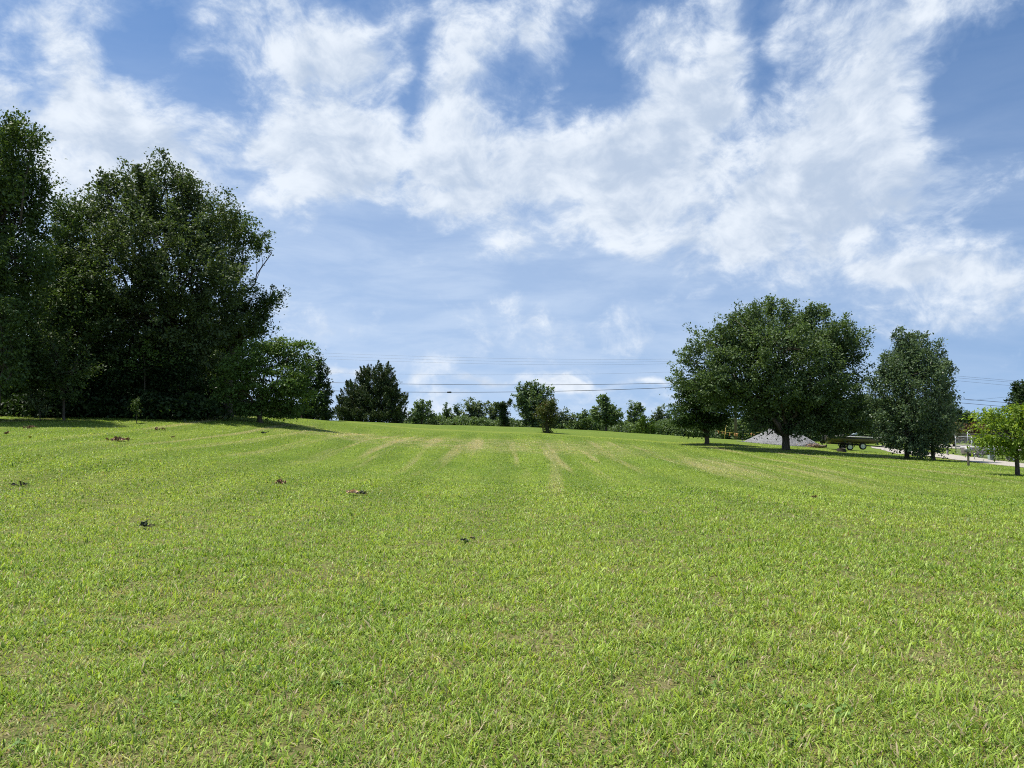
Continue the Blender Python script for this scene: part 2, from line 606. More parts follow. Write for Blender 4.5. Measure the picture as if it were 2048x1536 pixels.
# ------------------------------------------------------------------ grass: uncountable blades, one object
def vnoise(x, y, seed=0):
    """smooth value noise in 0..1"""
    r = np.random.default_rng(seed).random((256, 256))
    xi, yi = np.floor(x).astype(int), np.floor(y).astype(int)
    fx, fy = x - xi, y - yi
    fx, fy = fx * fx * (3 - 2 * fx), fy * fy * (3 - 2 * fy)
    g = lambda i, j: r[(yi + j) % 256, (xi + i) % 256]
    return (g(0, 0) * (1 - fx) + g(1, 0) * fx) * (1 - fy) + (g(0, 1) * (1 - fx) + g(1, 1) * fx) * fy


def _blade(n, out):
    g = n.new('ShaderNodeNewGeometry')
    pos = g.outputs['Position']
    rpi = g.outputs['Random Per Island']
    c, dry = lawn_colour(n, pos)
    r2 = n.m('FRACT', n.m('MULTIPLY', rpi, 57.31))
    r3 = n.m('FRACT', n.m('MULTIPLY', rpi, 913.7))
    c = n.mix(n.smooth(r2, 0.0, 1.0, 0.0, 0.9, 'LINEAR'), n.mix(1.0, c, (0.36, 0.48, 0.38), 'MULTIPLY'), n.mix(1.0, c, (2.35, 2.15, 2.5), 'MULTIPLY'))
    y0_ = n.sep(pos)[1]
    isdry = n.m('LESS_THAN', r3, n.m('MULTIPLY_ADD', dry, 0.55, n.smooth(y0_, 12, 4, 0.06, 0.13)))
    y = n.sep(pos)[1]
    c = n.mix(n.m('MULTIPLY', isdry, n.smooth(y, 40, 12, 0.55, 1.0)), c, n.mix(r2, (0.24, 0.18, 0.09), (0.62, 0.52, 0.32)))
    p = n.new('ShaderNodeBsdfPrincipled')
    n.put(p.inputs['Base Color'], c)
    n.put(p.inputs['Roughness'], 0.48)
    n.put(p.inputs['Specular IOR Level'], 0.34)
    t = n.new('ShaderNodeBsdfTranslucent')
    n.put(t.inputs[0], n.mix(1.0, c, (1.15, 1.1, 0.6), 'MULTIPLY'))
    mx = n.new('ShaderNodeMixShader')
    n.put(mx.inputs[0], 0.42)
    n.put(mx.inputs[1], p.outputs[0])
    n.put(mx.inputs[2], t.outputs[0])
    return mx.outputs[0]


M_BLADE = material('grass_blades', _blade)


def grass_points():
    g = np.random.default_rng(5)
    edges = np.concatenate([np.arange(2.2, 8, 0.2), np.arange(8, 66, 0.5)])
    xs, ys = [], []
    for a, b in zip(edges[:-1], edges[1:]):
        Y = (a + b) / 2
        dens = 6500 if Y < 6 else 6500 * (6 / Y) ** 1.62
        hw = 0.80 * Y + 1.6
        k = int(dens * (b - a) * 2 * hw)
        xs.append(g.uniform(-hw, hw, k))
        ys.append(g.uniform(a, b, k))
    x, y = np.concatenate(xs), np.concatenate(ys)
    thin = vnoise(x * 2.6 + 50, y * 2.6 + 50, 1) * 0.6 + vnoise(x * 7 + 9, y * 7 + 9, 2) * 0.4
    keep = (g.random(len(x)) < np.clip((thin - 0.16) * 3.2, 0.35, 1.0)) | (y > 22)
    return x[keep], y[keep]


def on_gravel(x, y):
    inside = np.zeros(len(x), bool)
    for poly in BARE:
        p = np.array(poly)
        c = np.zeros(len(x), bool)
        j = len(p) - 1
        for i in range(len(p)):
            cond = ((p[i, 1] > y) != (p[j, 1] > y))
            xx = (p[j, 0] - p[i, 0]) * (y - p[i, 1]) / (p[j, 1] - p[i, 1] + 1e-12) + p[i, 0]
            c ^= cond & (x < xx)
            j = i
        inside |= c
    return inside


def make_grass():
    g = np.random.default_rng(9)
    x, y = grass_points()
    k = ~on_gravel(x, y)
    x, y = x[k], y[k]
    n = len(x)
    z = height(x, y) + 0.025 * np.sin(x * 0.9 + 1.3 * np.sin(y * 0.37)) * np.exp(-np.abs(y) / 200) - 0.006
    tuft = vnoise(x * 3.3 + 20, y * 3.3 + 20, 3)
    hgt = (0.030 + 0.045 * tuft) * g.uniform(0.55, 1.45, n)
    tall = g.random(n) < 0.035
    hgt = np.where(tall, hgt * 1.7, hgt)
    wid = 0.0030 * g.uniform(0.7, 1.5, n) * np.maximum(y / 4.5, 1.0) ** 0.68
    wid = np.where(tall, wid * 1.5, wid)
    yaw = g.uniform(0, 2 * math.pi, n)
    lean = np.abs(g.normal(0.45, 0.33, n))
    lean = np.where(g.random(n) < 0.10, g.uniform(1.1, 1.5, n), lean)     # flattened, dry
    curl = g.uniform(0.15, 0.9, n)
    dx, dy = np.cos(yaw), np.sin(yaw)
    wx, wy = -np.sin(yaw + g.normal(0, .5, n)), np.cos(yaw)
    p0 = np.stack([x, y, z], 1)
    side = np.stack([wx, wy, np.zeros(n)], 1) * wid[:, None]

    def along(t):
        a = lean + curl * t
        return p0 + np.stack([dx * np.sin(a), dy * np.sin(a), np.cos(a)], 1) * (hgt * t)[:, None]
    near = y < 10
    mid = ~near & (y < 26)
    V, F, off = [], [], 0
    for sel, ts in ((near, (0.0, 0.4, 0.75)), (mid, (0.0, 0.55)), (~near & ~mid, (0.0,))):
        idx = np.where(sel)[0]
        m = len(idx)
        rows = []
        for t in ts:
            c = along(t)[idx]
            s = side[idx] * (1.0 - 0.35 * t)
            rows += [c - s, c + s]
        rows.append(along(1.0)[idx])
        r = len(rows)
        V.append(np.stack(rows, 1).reshape(-1, 3))
        b = off + np.arange(m)[:, None] * r
        for s in range(len(ts) - 1):
            F.append(b + np.array([2 * s, 2 * s + 1, 2 * s + 3, 2 * s + 2]))
        F.append(b + np.array([r - 3, r - 2, r - 1]))
        off += m * r
    o = link_mesh('grass', np_mesh('grass', np.concatenate(V), F), None, M_BLADE)
    tag(o, 'short green lawn grass mixed with straw-coloured dry blades', 'grass', kind='stuff')


def make_weeds():
    """low broad-leaved weeds and clover growing in the lawn near by"""
    g = np.random.default_rng(21)
    P, D, L = [], [], []
    for _ in range(420):
        y = 3.0 + 9.0 * g.random() ** 1.3
        x = g.uniform(-0.8, 0.8) * y
        if vnoise(np.array([x * .8 + 30]), np.array([y * .8 + 30]), 8)[0] < .5:
            continue
        z = H(x, y)
        k = int(g.integers(6, 16))
        r = g.uniform(.03, .08)
        a = g.uniform(0, 6.28, k)
        q = r * np.sqrt(g.random(k))
        P.append(np.stack([x + np.cos(a) * q, y + np.sin(a) * q, z + g.uniform(.015, .05, k)], 1))
        D.append(np.stack([np.cos(a), np.sin(a), np.full(k, .2)], 1) * 1.6)
        L.append(np.full(k, g.uniform(.018, .038)) * g.uniform(.7, 1.3, k))
    P, D, L = np.concatenate(P), np.concatenate(D), np.concatenate(L)
    v = leaf_quads(P, D, L, g, 1.4, .7, .1)
    m = leaf_mat('weed_leaves', (0.10, 0.19, 0.04), (0.20, 0.32, 0.08), (1.2, 1.2, .5))
    o = link_mesh('weeds', np_mesh('weeds', v, np.arange(len(P) * 4).reshape(-1, 4)), None, m)
    tag(o, 'small broad-leaved weeds scattered through the near lawn', 'weeds', kind='stuff')
# ------------------------------------------------------------------ trees
LEAF_MORE, CLUMP_MORE = 1.65, 1.25


def leaf_mat(name, dark, light, back, rough=0.5, trans=0.26, other=None):
    def f(n, out):
        g = n.new('ShaderNodeNewGeometry')
        r = g.outputs['Random Per Island']
        pos = n.new('ShaderNodeTexCoord').outputs['Object']
        big_ = n.noise(pos, 0.45, 3, 0.55)
        fac = n.m('MULTIPLY_ADD', n.m('SUBTRACT', big_, 0.5), 1.6, r, clamp=True)
        c = n.mix(fac, dark, light)
        if other:
            c = n.mix(n.smooth(n.m('FRACT', n.m('MULTIPLY', r, 37.7)), 1 - other[1], 1 - other[1] + 0.05), c, other[0])
        p = n.new('ShaderNodeBsdfPrincipled')
        n.put(p.inputs['Base Color'], c)
        n.put(p.inputs['Roughness'], rough)
        n.put(p.inputs['Specular IOR Level'], 0.16)
        t = n.new('ShaderNodeBsdfTranslucent')
        n.put(t.inputs[0], n.mix(1.0, c, back, 'MULTIPLY'))
        mx = n.new('ShaderNodeMixShader')
        n.put(mx.inputs[0], trans)
        n.put(mx.inputs[1], p.outputs[0])
        n.put(mx.inputs[2], t.outputs[0])
        return mx.outputs[0]
    return material(name, f)


def bark_mat(name, a, b):
    def f(n, out):
        pos = n.new('ShaderNodeTexCoord').outputs['Object']
        t = n.noise(n.map(pos, (0, 0, 0), (0, 0, 0), (9, 9, 1.6)), 1.6, 6, 0.65)
        bm = n.new('ShaderNodeBump')
        n.put(bm.inputs['Strength'], 0.8)
        n.put(bm.inputs['Distance'], 0.04)
        n.put(bm.inputs['Height'], t)
        return principled(n, n.mix(n.smooth(t, 0.3, 0.7), a, b), 0.9, 0.2, 0, bm.outputs[0])
    return material(name, f)


BARK = bark_mat('grey_brown_bark', (0.045, 0.036, 0.028), (0.14, 0.115, 0.09))
BARK_PALE = bark_mat('pale_bark', (0.12, 0.10, 0.08), (0.30, 0.26, 0.21))
L_OAK = leaf_mat('oak_leaves', (0.049, 0.084, 0.029), (0.115, 0.168, 0.055), (1.2, 1.3, 0.5))
L_OLIVE = leaf_mat('dull_oak_leaves', (0.057, 0.086, 0.038), (0.126, 0.169, 0.072), (1.15, 1.25, 0.5))
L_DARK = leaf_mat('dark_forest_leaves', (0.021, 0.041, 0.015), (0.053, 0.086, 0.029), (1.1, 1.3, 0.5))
L_DOGWOOD = leaf_mat('dogwood_leaves', (0.068, 0.121, 0.030), (0.135, 0.218, 0.054), (1.3, 1.3, 0.5))
L_SAPLING = leaf_mat('sapling_leaves', (0.079, 0.144, 0.038), (0.172, 0.266, 0.079), (1.3, 1.3, 0.5))
L_MAPLE = leaf_mat('maple_leaves', (0.068, 0.110, 0.047), (0.158, 0.221, 0.095), (1.2, 1.3, 0.5))
L_SMALLMAPLE = leaf_mat('small_maple_leaves', (0.043, 0.080, 0.025), (0.094, 0.150, 0.043), (1.2, 1.3, 0.5))
L_PEAR = leaf_mat('grey_green_leaves', (0.066, 0.107, 0.055), (0.164, 0.223, 0.122), (1.1, 1.2, 0.6), rough=0.36)
L_YELLOW = leaf_mat('yellow_green_leaves', (0.117, 0.195, 0.027), (0.296, 0.406, 0.062), (1.5, 1.4, 0.5), trans=0.4)
L_CEDAR = leaf_mat('cedar_sprays', (0.048, 0.079, 0.036), (0.101, 0.139, 0.057), (1.0, 1.0, 0.5), rough=0.65, trans=0.12, other=((0.085, 0.080, 0.030), 0.12))
L_CEDAR_B = leaf_mat('young_cedar_sprays', (0.083, 0.143, 0.026), (0.166, 0.247, 0.054), (1.1, 1.1, 0.5), rough=0.65, trans=0.15)
L_FAR = leaf_mat('far_leaves', (0.084, 0.131, 0.057), (0.185, 0.253, 0.112), (1.2, 1.3, 0.5))
L_FARPALE = leaf_mat('far_pale_leaves', (0.100, 0.136, 0.068), (0.209, 0.255, 0.131), (1.2, 1.3, 0.5))
L_RUSTY = leaf_mat('rusty_green_leaves', (0.072, 0.088, 0.030), (0.140, 0.172, 0.052), (1.2, 1.2, 0.5), other=((0.16, 0.085, 0.035), 0.09))
L_RED = leaf_mat('reddish_leaves', (0.097, 0.083, 0.041), (0.179, 0.152, 0.068), (1.2, 1.1, 0.5), other=((0.16, 0.06, 0.04), 0.45))


def leaf_quads(c, out_dir, L, g, up=1.0, ratio=0.62, droop=0.25):
    """c: leaf centres (n,3); out_dir: growth direction; L: length per leaf"""
    n = len(c)
    d = out_dir + g.normal(0, 0.75, (n, 3))
    d[:, 2] -= droop
    d /= np.linalg.norm(d, axis=1, keepdims=True) + 1e-9
    nn = g.normal(0, 0.55, (n, 3)) + np.array([0, 0, up]) + 0.35 * out_dir
    s = np.cross(d, nn)
    s /= np.linalg.norm(s, axis=1, keepdims=True) + 1e-9
    h = np.cross(s, d)
    L = L[:, None]
    w_ = L * ratio * 0.5
    mid = c + d * (L * 0.05)
    v = np.stack([c - d * L * 0.5, mid + s * w_ + h * w_ * 0.25, c + d * L * 0.5 - h * L * 0.12, mid - s * w_ + h * w_ * 0.25], 1)
    return v.reshape(-1, 3)


def lobe_points(lobe, g, per_area, cr):
    c, rad = lobe
    area = 4 * math.pi * ((rad[0] * rad[1]) ** 1.6 / 3 + (rad[0] * rad[2]) ** 1.6 / 3 + (rad[1] * rad[2]) ** 1.6 / 3) ** (1 / 1.6)
    k = max(4, int(area * per_area * CLUMP_MORE / (cr * cr)))
    u = g.normal(0, 1, (k, 3))
    u /= np.linalg.norm(u, axis=1, keepdims=True)
    r = 0.40 + 0.60 * g.random(k) ** 0.55
    ph = g.uniform(0, 6.28, 4)
    r = r * (1 + 0.13 * np.sin(3.1 * u[:, 0] * 2 + ph[0]) * np.sin(2.7 * u[:, 2] * 2 + ph[1]) + 0.10 * np.sin(7 * u[:, 0] + ph[2]) * np.sin(6 * u[:, 2] + 5 * u[:, 1] + ph[3]))
    return c + u * r[:, None] * rad, u


def limb(mb, a, b, r0, r1, g, arch=0.12, wob=0.05, seg=6, sides=6):
    a, b = np.array(a, float), np.array(b, float)
    Ls = np.linalg.norm(b - a)
    pts, rs = [], []
    for i in range(seg + 1):
        t = i / seg
        p = a + (b - a) * t
        p[2] += arch * Ls * math.sin(math.pi * t)
        if 0 < i < seg:
            p += g.normal(0, wob * Ls / seg * 1.5, 3)
        pts.append(p)
        rs.append(r0 + (r1 - r0) * t ** 0.8)
    mb.tube(pts, rs, sides, caps=False)
    return pts


def tree(name, label, base, lobes, leaf, mat, cat='tree', group=None, bark=None, trunk=(0.25, 2.0), stems=None, cr=0.55, leaves=55, per_area=0.30,
         flat=0.5, seed=0, twigs=0.35, up=0.7, shape='broad', ratio=0.62, droop=0.25, thick=1.0, name_crown='crown', low=None, rise=0.3):
    """base: (x, y, z); lobes: (px, py, half-width px, half-height px, depth offset m) as seen at the tree's depth;
    trunk: (radius, height of the fork); stems: several (dx, dy, radius)"""
    g = np.random.default_rng(1000 + seed)
    bark = bark or BARK
    bx, by, bz = base
    root = empty(name, base, label, cat, group)
    lob = []
    for lb in lobes:
        px, py, rx, ry = lb[:4]
        dd = lb[4] if len(lb) > 4 else 0.0
        Y = by + dd
        c = np.array(at(px, py, Y)) - np.array(base)
        a, b_ = rx * Y / FOC, ry * Y / FOC
        lob.append((c, np.array([a, max(min(a, b_ * 1.25), 0.55 * a) * thick, b_])))
    # wood
    mb = MB()
    r, fork = trunk
    stems = stems or [(0.0, 0.0, r)]
    tops = []
    allc = np.mean([l[0] for l in lob], axis=0)
    for sx, sy, sr in stems:
        lean = np.array([allc[0] - sx, allc[1] - sy, 0]) * 0.12 if len(stems) == 1 else np.array([g.normal(0, .1), g.normal(0, .1), 0])
        pts, rs = [], []
        for i, t in enumerate((-0.06, 0.0, 0.08, 0.3, 0.65, 1.0)):
            p = np.array([sx, sy, fork * t]) + lean * max(t, 0) + (g.normal(0, sr * 0.15, 3) * (1, 1, 0) if i > 2 else 0)
            pts.append(p)
            rs.append(sr * (1.65, 1.4, 1.08, 0.96, 0.9, 0.82)[i])
        mb.tube(pts, rs, 9, caps=False)
        tops.append((pts[-1], sr * 0.82))
    clumps, dirs = [], []
    for l in lob:
        c, u = lobe_points(l, g, per_area, cr)
        if low is not None:
            k = c[:, 2] > low
            c, u = c[k], u[k]
        clumps.append(c)
        dirs.append(u)
        if bark is not None:
            a, ar = tops[int(np.argmin([np.hypot(*(t[0][:2] - l[0][:2])) for t in tops]))]
            size = float(np.mean(l[1]))
            end = l[0] + np.array([0, 0, l[1][2] * 0.25])
            r0 = min(ar * 0.62, 0.06 + size * 0.05)
            path = limb(mb, a - np.array([0, 0, ar]), end, r0, r0 * 0.3, g, 0.04, 0.25, 7, 6)
            nt = int(len(c) * twigs / CLUMP_MORE)
            for j in g.permutation(len(c))[:nt]:
                s = path[int(g.integers(3, len(path)))]
                limb(mb, s, c[j], min(r0 * 0.3, 0.035), 0.008, g, 0.05, 0.2, 3, 3)
    wood = mb.build('trunk', bark, root, smooth=True)
    # leaves
    C_, D_ = np.concatenate(clumps), np.concatenate(dirs)
    k = g.poisson(leaves * LEAF_MORE, len(C_))
    idx = np.repeat(np.arange(len(C_)), k)
    n = len(idx)
    scl = (cr * g.uniform(0.55, 1.45, len(C_)))[idx]
    if shape == 'cedar':
        # pointed sprays rising outward
        t = g.random(n) ** 1.3
        ax = D_ * np.array([0.7, 0.7, 0.35]) + g.normal(0, .25, D_.shape) + np.array([0, 0, 0.8])
        ax /= np.linalg.norm(ax, axis=1, keepdims=True)
        ax = ax[idx]
        off = g.normal(0, 1, (n, 3)) * (0.30 * (1.05 - t) * scl)[:, None]
        p = C_[idx] + ax * ((t - 0.42) * 1.6 * scl)[:, None] + off * 1.25
        v = leaf_quads(p, ax * 1.5 + off, leaf * g.uniform(0.7, 1.4, n), g, 0.4, 0.34, -0.1)
    elif shape == 'layer':
        o = g.normal(0, 1, (n, 3)) * np.array([1, 1, flat]) * 0.55
        rad2 = (o[:, :2] ** 2).sum(1)
        o[:, 2] = (o[:, 2] - 0.30 * rad2) * 0.6
        p = C_[idx] + o * scl[:, None] * 1.25
        outd = D_[idx] * 0.5 + o * np.array([0.8, 0.8, 0.2])
        v = leaf_quads(p, outd, leaf * g.uniform(0.6, 1.3, n), g, up, ratio, droop)
    else:
        # boughs: leaves strung along shoots that run outwards and up from the fork
        ax = C_ - np.array([tops[0][0][0], tops[0][0][1], fork * 0.9])
        ax /= np.linalg.norm(ax, axis=1, keepdims=True) + 1e-9
        ax = ax + 0.35 * D_ + g.normal(0, 0.30, ax.shape) + np.array([0, 0, rise])
        ax /= np.linalg.norm(ax, axis=1, keepdims=True) + 1e-9
        t = g.uniform(-1.0, 1.0, n)
        lat = g.normal(0, 0.36, (n, 3)) * np.array([1, 1, 0.7]) * (1.05 - 0.45 * t)[:, None]
        p = C_[idx] + (ax[idx] * t[:, None] * 1.15 + lat) * scl[:, None]
        p[:, 2] -= 0.22 * scl * np.maximum(t, 0) ** 2
        v = leaf_quads(p, ax[idx] * 0.7 + lat * 1.2, leaf * g.uniform(0.6, 1.3, n), g, up, ratio, droop)
    f = np.arange(n * 4).reshape(n, 4)
    link_mesh(name_crown, np_mesh(name_crown, v, f), root, mat)
    return root


def base_at(px, Y):
    return on_ground(px, Y, -0.04)
# ------------------------------------------------------------------ the wood on the left
WOOD = 'trees of the wood edge'
L_OAKBRIGHT = leaf_mat('young_oak_leaves', (0.040, 0.066, 0.022), (0.110, 0.160, 0.052), (1.2, 1.3, 0.5))
tree('tall_oak', 'tallest dark green tree, cut off by the left frame edge', base_at(-40, 44),
     [(10, 330, 75, 105), (42, 285, 36, 52, -1), (-60, 300, 90, 110), (35, 420, 72, 90), (70, 400, 32, 50, 1), (-80, 430, 110, 110), (30, 540, 80, 90, -1), (-60, 600, 120, 110, -1),
      (60, 500, 46, 60, 1), (20, 650, 85, 70, 1), (-40, 730, 110, 70, 0), (30, 745, 60, 50, .5)], 0.20, L_OAK, group=WOOD, trunk=(0.42, 6.0), seed=1, cr=0.7, leaves=62)
tree('oak_tree', 'huge round-topped oak rising above the wood edge', base_at(325, 54),
     [(330, 395, 85, 72, 0), (250, 420, 75, 75, 0), (400, 440, 70, 70, 0), (185, 470, 68, 75, 1), (310, 490, 120, 80, -2.5), (230, 560, 100, 80, -3), (390, 560, 90, 80, -3), (440, 500, 52, 60, 1),
      (300, 640, 130, 70, -3), (150, 560, 70, 80, 0), (440, 620, 70, 65, 0), (330, 362, 34, 26, 0), (228, 380, 28, 22, 0), (285, 368, 32, 20, 1), (385, 395, 34, 24, 0), (250, 720, 80, 46, -1), (380, 710, 70, 50, -1), (330, 690, 90, 50, 0)],
     0.21, L_OLIVE, group=WOOD, trunk=(0.48, 5.5), seed=2, cr=0.72, leaves=66)
tree('spreading_oak', 'oak with ragged side limbs reaching out over the sky', base_at(455, 57),
     [(490, 470, 38, 30, 0), (525, 486, 20, 18, 0), (455, 450, 42, 36, 1), (503, 606, 40, 32, 0), (535, 612, 24, 28, -.5), (448, 540, 30, 40, 0), (465, 650, 60, 44, 0), (520, 655, 30, 26, 0),
      (420, 700, 60, 60, 0), (546, 592, 14, 12, 0)],
     0.20, L_OAK, group=WOOD, trunk=(0.34, 5.0), seed=3, cr=0.58, leaves=50, per_area=0.26, twigs=0.5)
tree('leafy_oak', 'dark oak between the tallest tree and the round oak', base_at(125, 50),
     [(140, 480, 52, 60, 1), (115, 560, 60, 70, 0), (160, 600, 70, 70, -1), (100, 660, 70, 70, 0), (170, 690, 70, 60, -1), (135, 430, 30, 32, 1), (120, 740, 70, 40, 0)],
     0.19, L_OAK, group=WOOD, trunk=(0.28, 4.5), seed=4, cr=0.62, leaves=58)
tree('understory_tree', 'bright-tipped small tree under the round oak', base_at(128, 45),
     [(105, 690, 48, 44, 0), (70, 720, 30, 50, 0), (150, 735, 46, 34, 0), (95, 755, 40, 30, 0), (130, 772, 46, 26, -.5)], 0.17, L_OAKBRIGHT, group=WOOD, trunk=(0.07, 1.6), seed=5,
     cr=0.48, leaves=26, per_area=0.22, twigs=0.6)
tree('understory_tree', 'thin-stemmed sapling with a few leafy sprays, in front of the dark wood', base_at(288, 50),
     [(285, 690, 26, 16, 0), (320, 712, 36, 14, 0), (250, 725, 30, 18, 0), (215, 745, 24, 16, -.4), (345, 718, 18, 12, 0)], 0.17, L_SAPLING, group=WOOD, trunk=(0.035, 3.2), seed=6,
     cr=0.42, leaves=18, per_area=0.18, twigs=0.6)
tree('understory_tree', 'leafy young tree at the far left under the tallest tree', base_at(-5, 41),
     [(12, 620, 34, 30, 0), (-20, 660, 50, 40, 0), (20, 690, 30, 40, 0), (0, 740, 50, 40, 0)], 0.17, L_OAK, group=WOOD, trunk=(0.09, 2.0), seed=7,
     cr=0.42, leaves=30, per_area=0.24, shape='layer', twigs=0.5)
tree('sapling', 'pale little sapling at the foot of the wood', base_at(273, 45),
     [(275, 806, 10, 11, 0), (272, 822, 7, 7, 0)], 0.12, L_OAKBRIGHT, group='saplings and shrubs at the wood edge', trunk=(0.018, 0.5), seed=8, cr=0.2, leaves=14, per_area=0.3)
tree('shrub', 'loose grey-green shrub at the edge of the wood', base_at(80, 45),
     [(75, 800, 22, 18, 0), (92, 812, 16, 10, 0), (60, 796, 12, 12, 0)], 0.11, L_FARPALE, cat='shrub', group='saplings and shrubs at the wood edge', trunk=(0.03, 0.5), seed=9, cr=0.25, leaves=13, per_area=0.3)
for i, (px, Y, lab) in enumerate(((340, 51, 'dark low-branched young tree at the foot of the round oak'), (205, 50, 'dark low-branched young tree between the bright-tipped tree and the round oak'), (425, 61, 'dark low-branched young tree beside the dogwood'))):
    tree('young_tree', lab, base_at(px, Y), [(px, 735, 46, 34, 0), (px - 28, 765, 40, 30, 0), (px + 30, 768, 44, 32, 0), (px - 10, 800, 60, 26, 0), (px + 20, 820, 50, 16, 0)], 0.19, L_DARK, group=WOOD,
         trunk=(0.08, 1.2), seed=15 + i, cr=0.5, leaves=46, twigs=0.2)
# darker trees deeper in
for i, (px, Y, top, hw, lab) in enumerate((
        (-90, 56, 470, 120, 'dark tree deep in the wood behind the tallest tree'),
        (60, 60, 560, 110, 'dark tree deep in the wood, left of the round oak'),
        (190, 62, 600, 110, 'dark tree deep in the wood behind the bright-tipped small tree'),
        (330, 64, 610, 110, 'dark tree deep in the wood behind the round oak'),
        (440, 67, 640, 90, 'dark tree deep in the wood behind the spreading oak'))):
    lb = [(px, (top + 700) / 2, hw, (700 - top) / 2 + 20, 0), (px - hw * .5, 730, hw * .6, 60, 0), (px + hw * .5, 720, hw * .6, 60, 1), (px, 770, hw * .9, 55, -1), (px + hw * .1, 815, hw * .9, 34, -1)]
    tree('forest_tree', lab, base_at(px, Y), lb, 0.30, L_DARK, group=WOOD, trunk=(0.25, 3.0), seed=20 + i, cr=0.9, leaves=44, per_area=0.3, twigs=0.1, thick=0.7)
# dogwood at the corner of the wood
tree('dogwood', 'small layered dogwood with a leafy branch pointing right at the corner of the wood', base_at(520, 51.5),
     [(520, 715, 52, 36, 0), (570, 700, 38, 22, 0), (607, 690, 19, 7, -.5), (480, 735, 36, 26, -1), (455, 732, 22, 9, -1), (450, 762, 24, 9, -1.2), (540, 760, 66, 30, -1), (590, 745, 36, 40, .5),
      (470, 775, 34, 15, -1), (520, 795, 60, 24, 0), (590, 795, 44, 30, .5), (540, 690, 34, 18, 0), (565, 820, 40, 15, .5), (505, 818, 44, 14, -.5), (450, 790, 20, 14, -1)],
     0.17, L_DOGWOOD, group=WOOD, trunk=(0.16, 1.1), seed=10, cr=0.48, leaves=46, per_area=0.30, shape='layer', twigs=0.3)
tree('mixed_tree', 'rounded dark tree just behind the dogwood', base_at(605, 70),
     [(610, 745, 34, 34, 0), (635, 760, 22, 34, 0), (610, 800, 44, 36, 0), (630, 725, 14, 14, 0)], 0.2, L_DARK, group=WOOD, trunk=(0.15, 1.5), seed=11, cr=0.5, leaves=44)
tree('mixed_tree', 'slim small tree at the right end of the wood', base_at(648, 74),
     [(653, 782, 11, 14, 0), (645, 808, 16, 20, 0), (655, 825, 12, 12, 0)], 0.2, L_DARK, group=WOOD, trunk=(0.09, 1.0), seed=12, cr=0.4, leaves=40)

# ------------------------------------------------------------------ along the crest
tree('cedar', 'broad dark cedar standing alone beside the wood', base_at(745, 84),
     [(757, 748, 26, 20, 0), (728, 752, 16, 18, 0), (772, 742, 10, 16, 0), (750, 768, 44, 24, 0), (720, 780, 30, 24, 0), (780, 778, 28, 26, 0), (748, 795, 62, 30, -.5), (705, 805, 30, 26, 0), (790, 805, 26, 26, 0),
      (745, 818, 70, 26, -.8), (745, 835, 76, 16, -.8), (690, 828, 20, 18, 0), (802, 828, 17, 18, 0)],
     0.22, L_CEDAR, trunk=(0.3, 1.2), seed=30, cr=0.55, leaves=60, per_area=0.36, shape='cedar', twigs=0.0)
CR = 'trees along the far crest'
far = [
    ('far_tree', 'small round tree right beside the dark cedar', 845, 98, [(845, 812, 16, 12), (842, 828, 20, 14), (832, 842, 10, 12)], L_FAR, .12),
    ('far_tree', 'narrow two-topped tree, left one of a pair on the crest', 893, 104, [(891, 822, 8, 16), (893, 838, 12, 12)], L_FAR, .1),
    ('far_tree', 'narrow tree, right one of a pair on the crest', 914, 104, [(914, 822, 7, 15), (912, 838, 12, 12)], L_FAR, .1),
    ('far_tree', 'broad pale-green tree in the middle of the crest hedge', 945, 102, [(943, 818, 15, 16), (960, 822, 12, 14), (948, 838, 26, 14)], L_FARPALE, .14),
    ('far_tree', 'thin see-through tree left of the ivy-wrapped snag', 986, 102, [(985, 818, 13, 16), (990, 836, 14, 10)], L_FARPALE, .1),
    ('tall_far_tree', 'tallest tree on the crest, many-topped, behind the rusty bush', 1068, 100,
     [(1060, 778, 12, 16), (1080, 782, 10, 16), (1042, 790, 9, 16), (1098, 786, 7, 14), (1065, 800, 28, 20), (1048, 812, 16, 14), (1072, 825, 30, 22), (1095, 810, 14, 18), (1065, 842, 26, 12)], L_FAR, .2),
    ('far_tree', 'wispy low tree right of the rusty bush', 1132, 100, [(1130, 838, 16, 12), (1148, 842, 12, 9), (1128, 828, 6, 7)], L_FARPALE, .08),
    ('far_tree', 'low pointed tree left of the round leafy tree', 1168, 99, [(1168, 842, 17, 13), (1168, 832, 7, 8)], L_FAR, .08),
    ('round_far_tree', 'round leafy tree standing clear on the crest', 1212, 92, [(1212, 805, 14, 12), (1203, 812, 10, 12), (1212, 825, 28, 18), (1200, 832, 18, 14), (1228, 832, 15, 14), (1212, 842, 20, 9)], L_FAR, .14),
    ('far_tree', 'grey-green upright tree behind the young bright cedar', 1270, 101, [(1267, 820, 10, 13), (1278, 818, 8, 13), (1270, 838, 18, 16), (1262, 852, 14, 10)], L_FAR, .14),
    ('far_tree', 'pale pointed tree right of the young bright cedar', 1320, 104, [(1322, 826, 8, 12), (1312, 838, 10, 12), (1326, 844, 14, 14)], L_FARPALE, .12),
    ('far_tree', 'dim tree left of the big maple on the crest', 1345, 104, [(1345, 840, 14, 14), (1360, 850, 18, 14)], L_FAR, .12),
]
for i, (nm, lab, px, Y, lb, mt, tr) in enumerate(far):
    tree(nm, lab, base_at(px, Y), lb, 0.30, mt, group=CR, trunk=(tr, 1.4), seed=40 + i, cr=0.50, leaves=30, per_area=0.30, twigs=0.35)
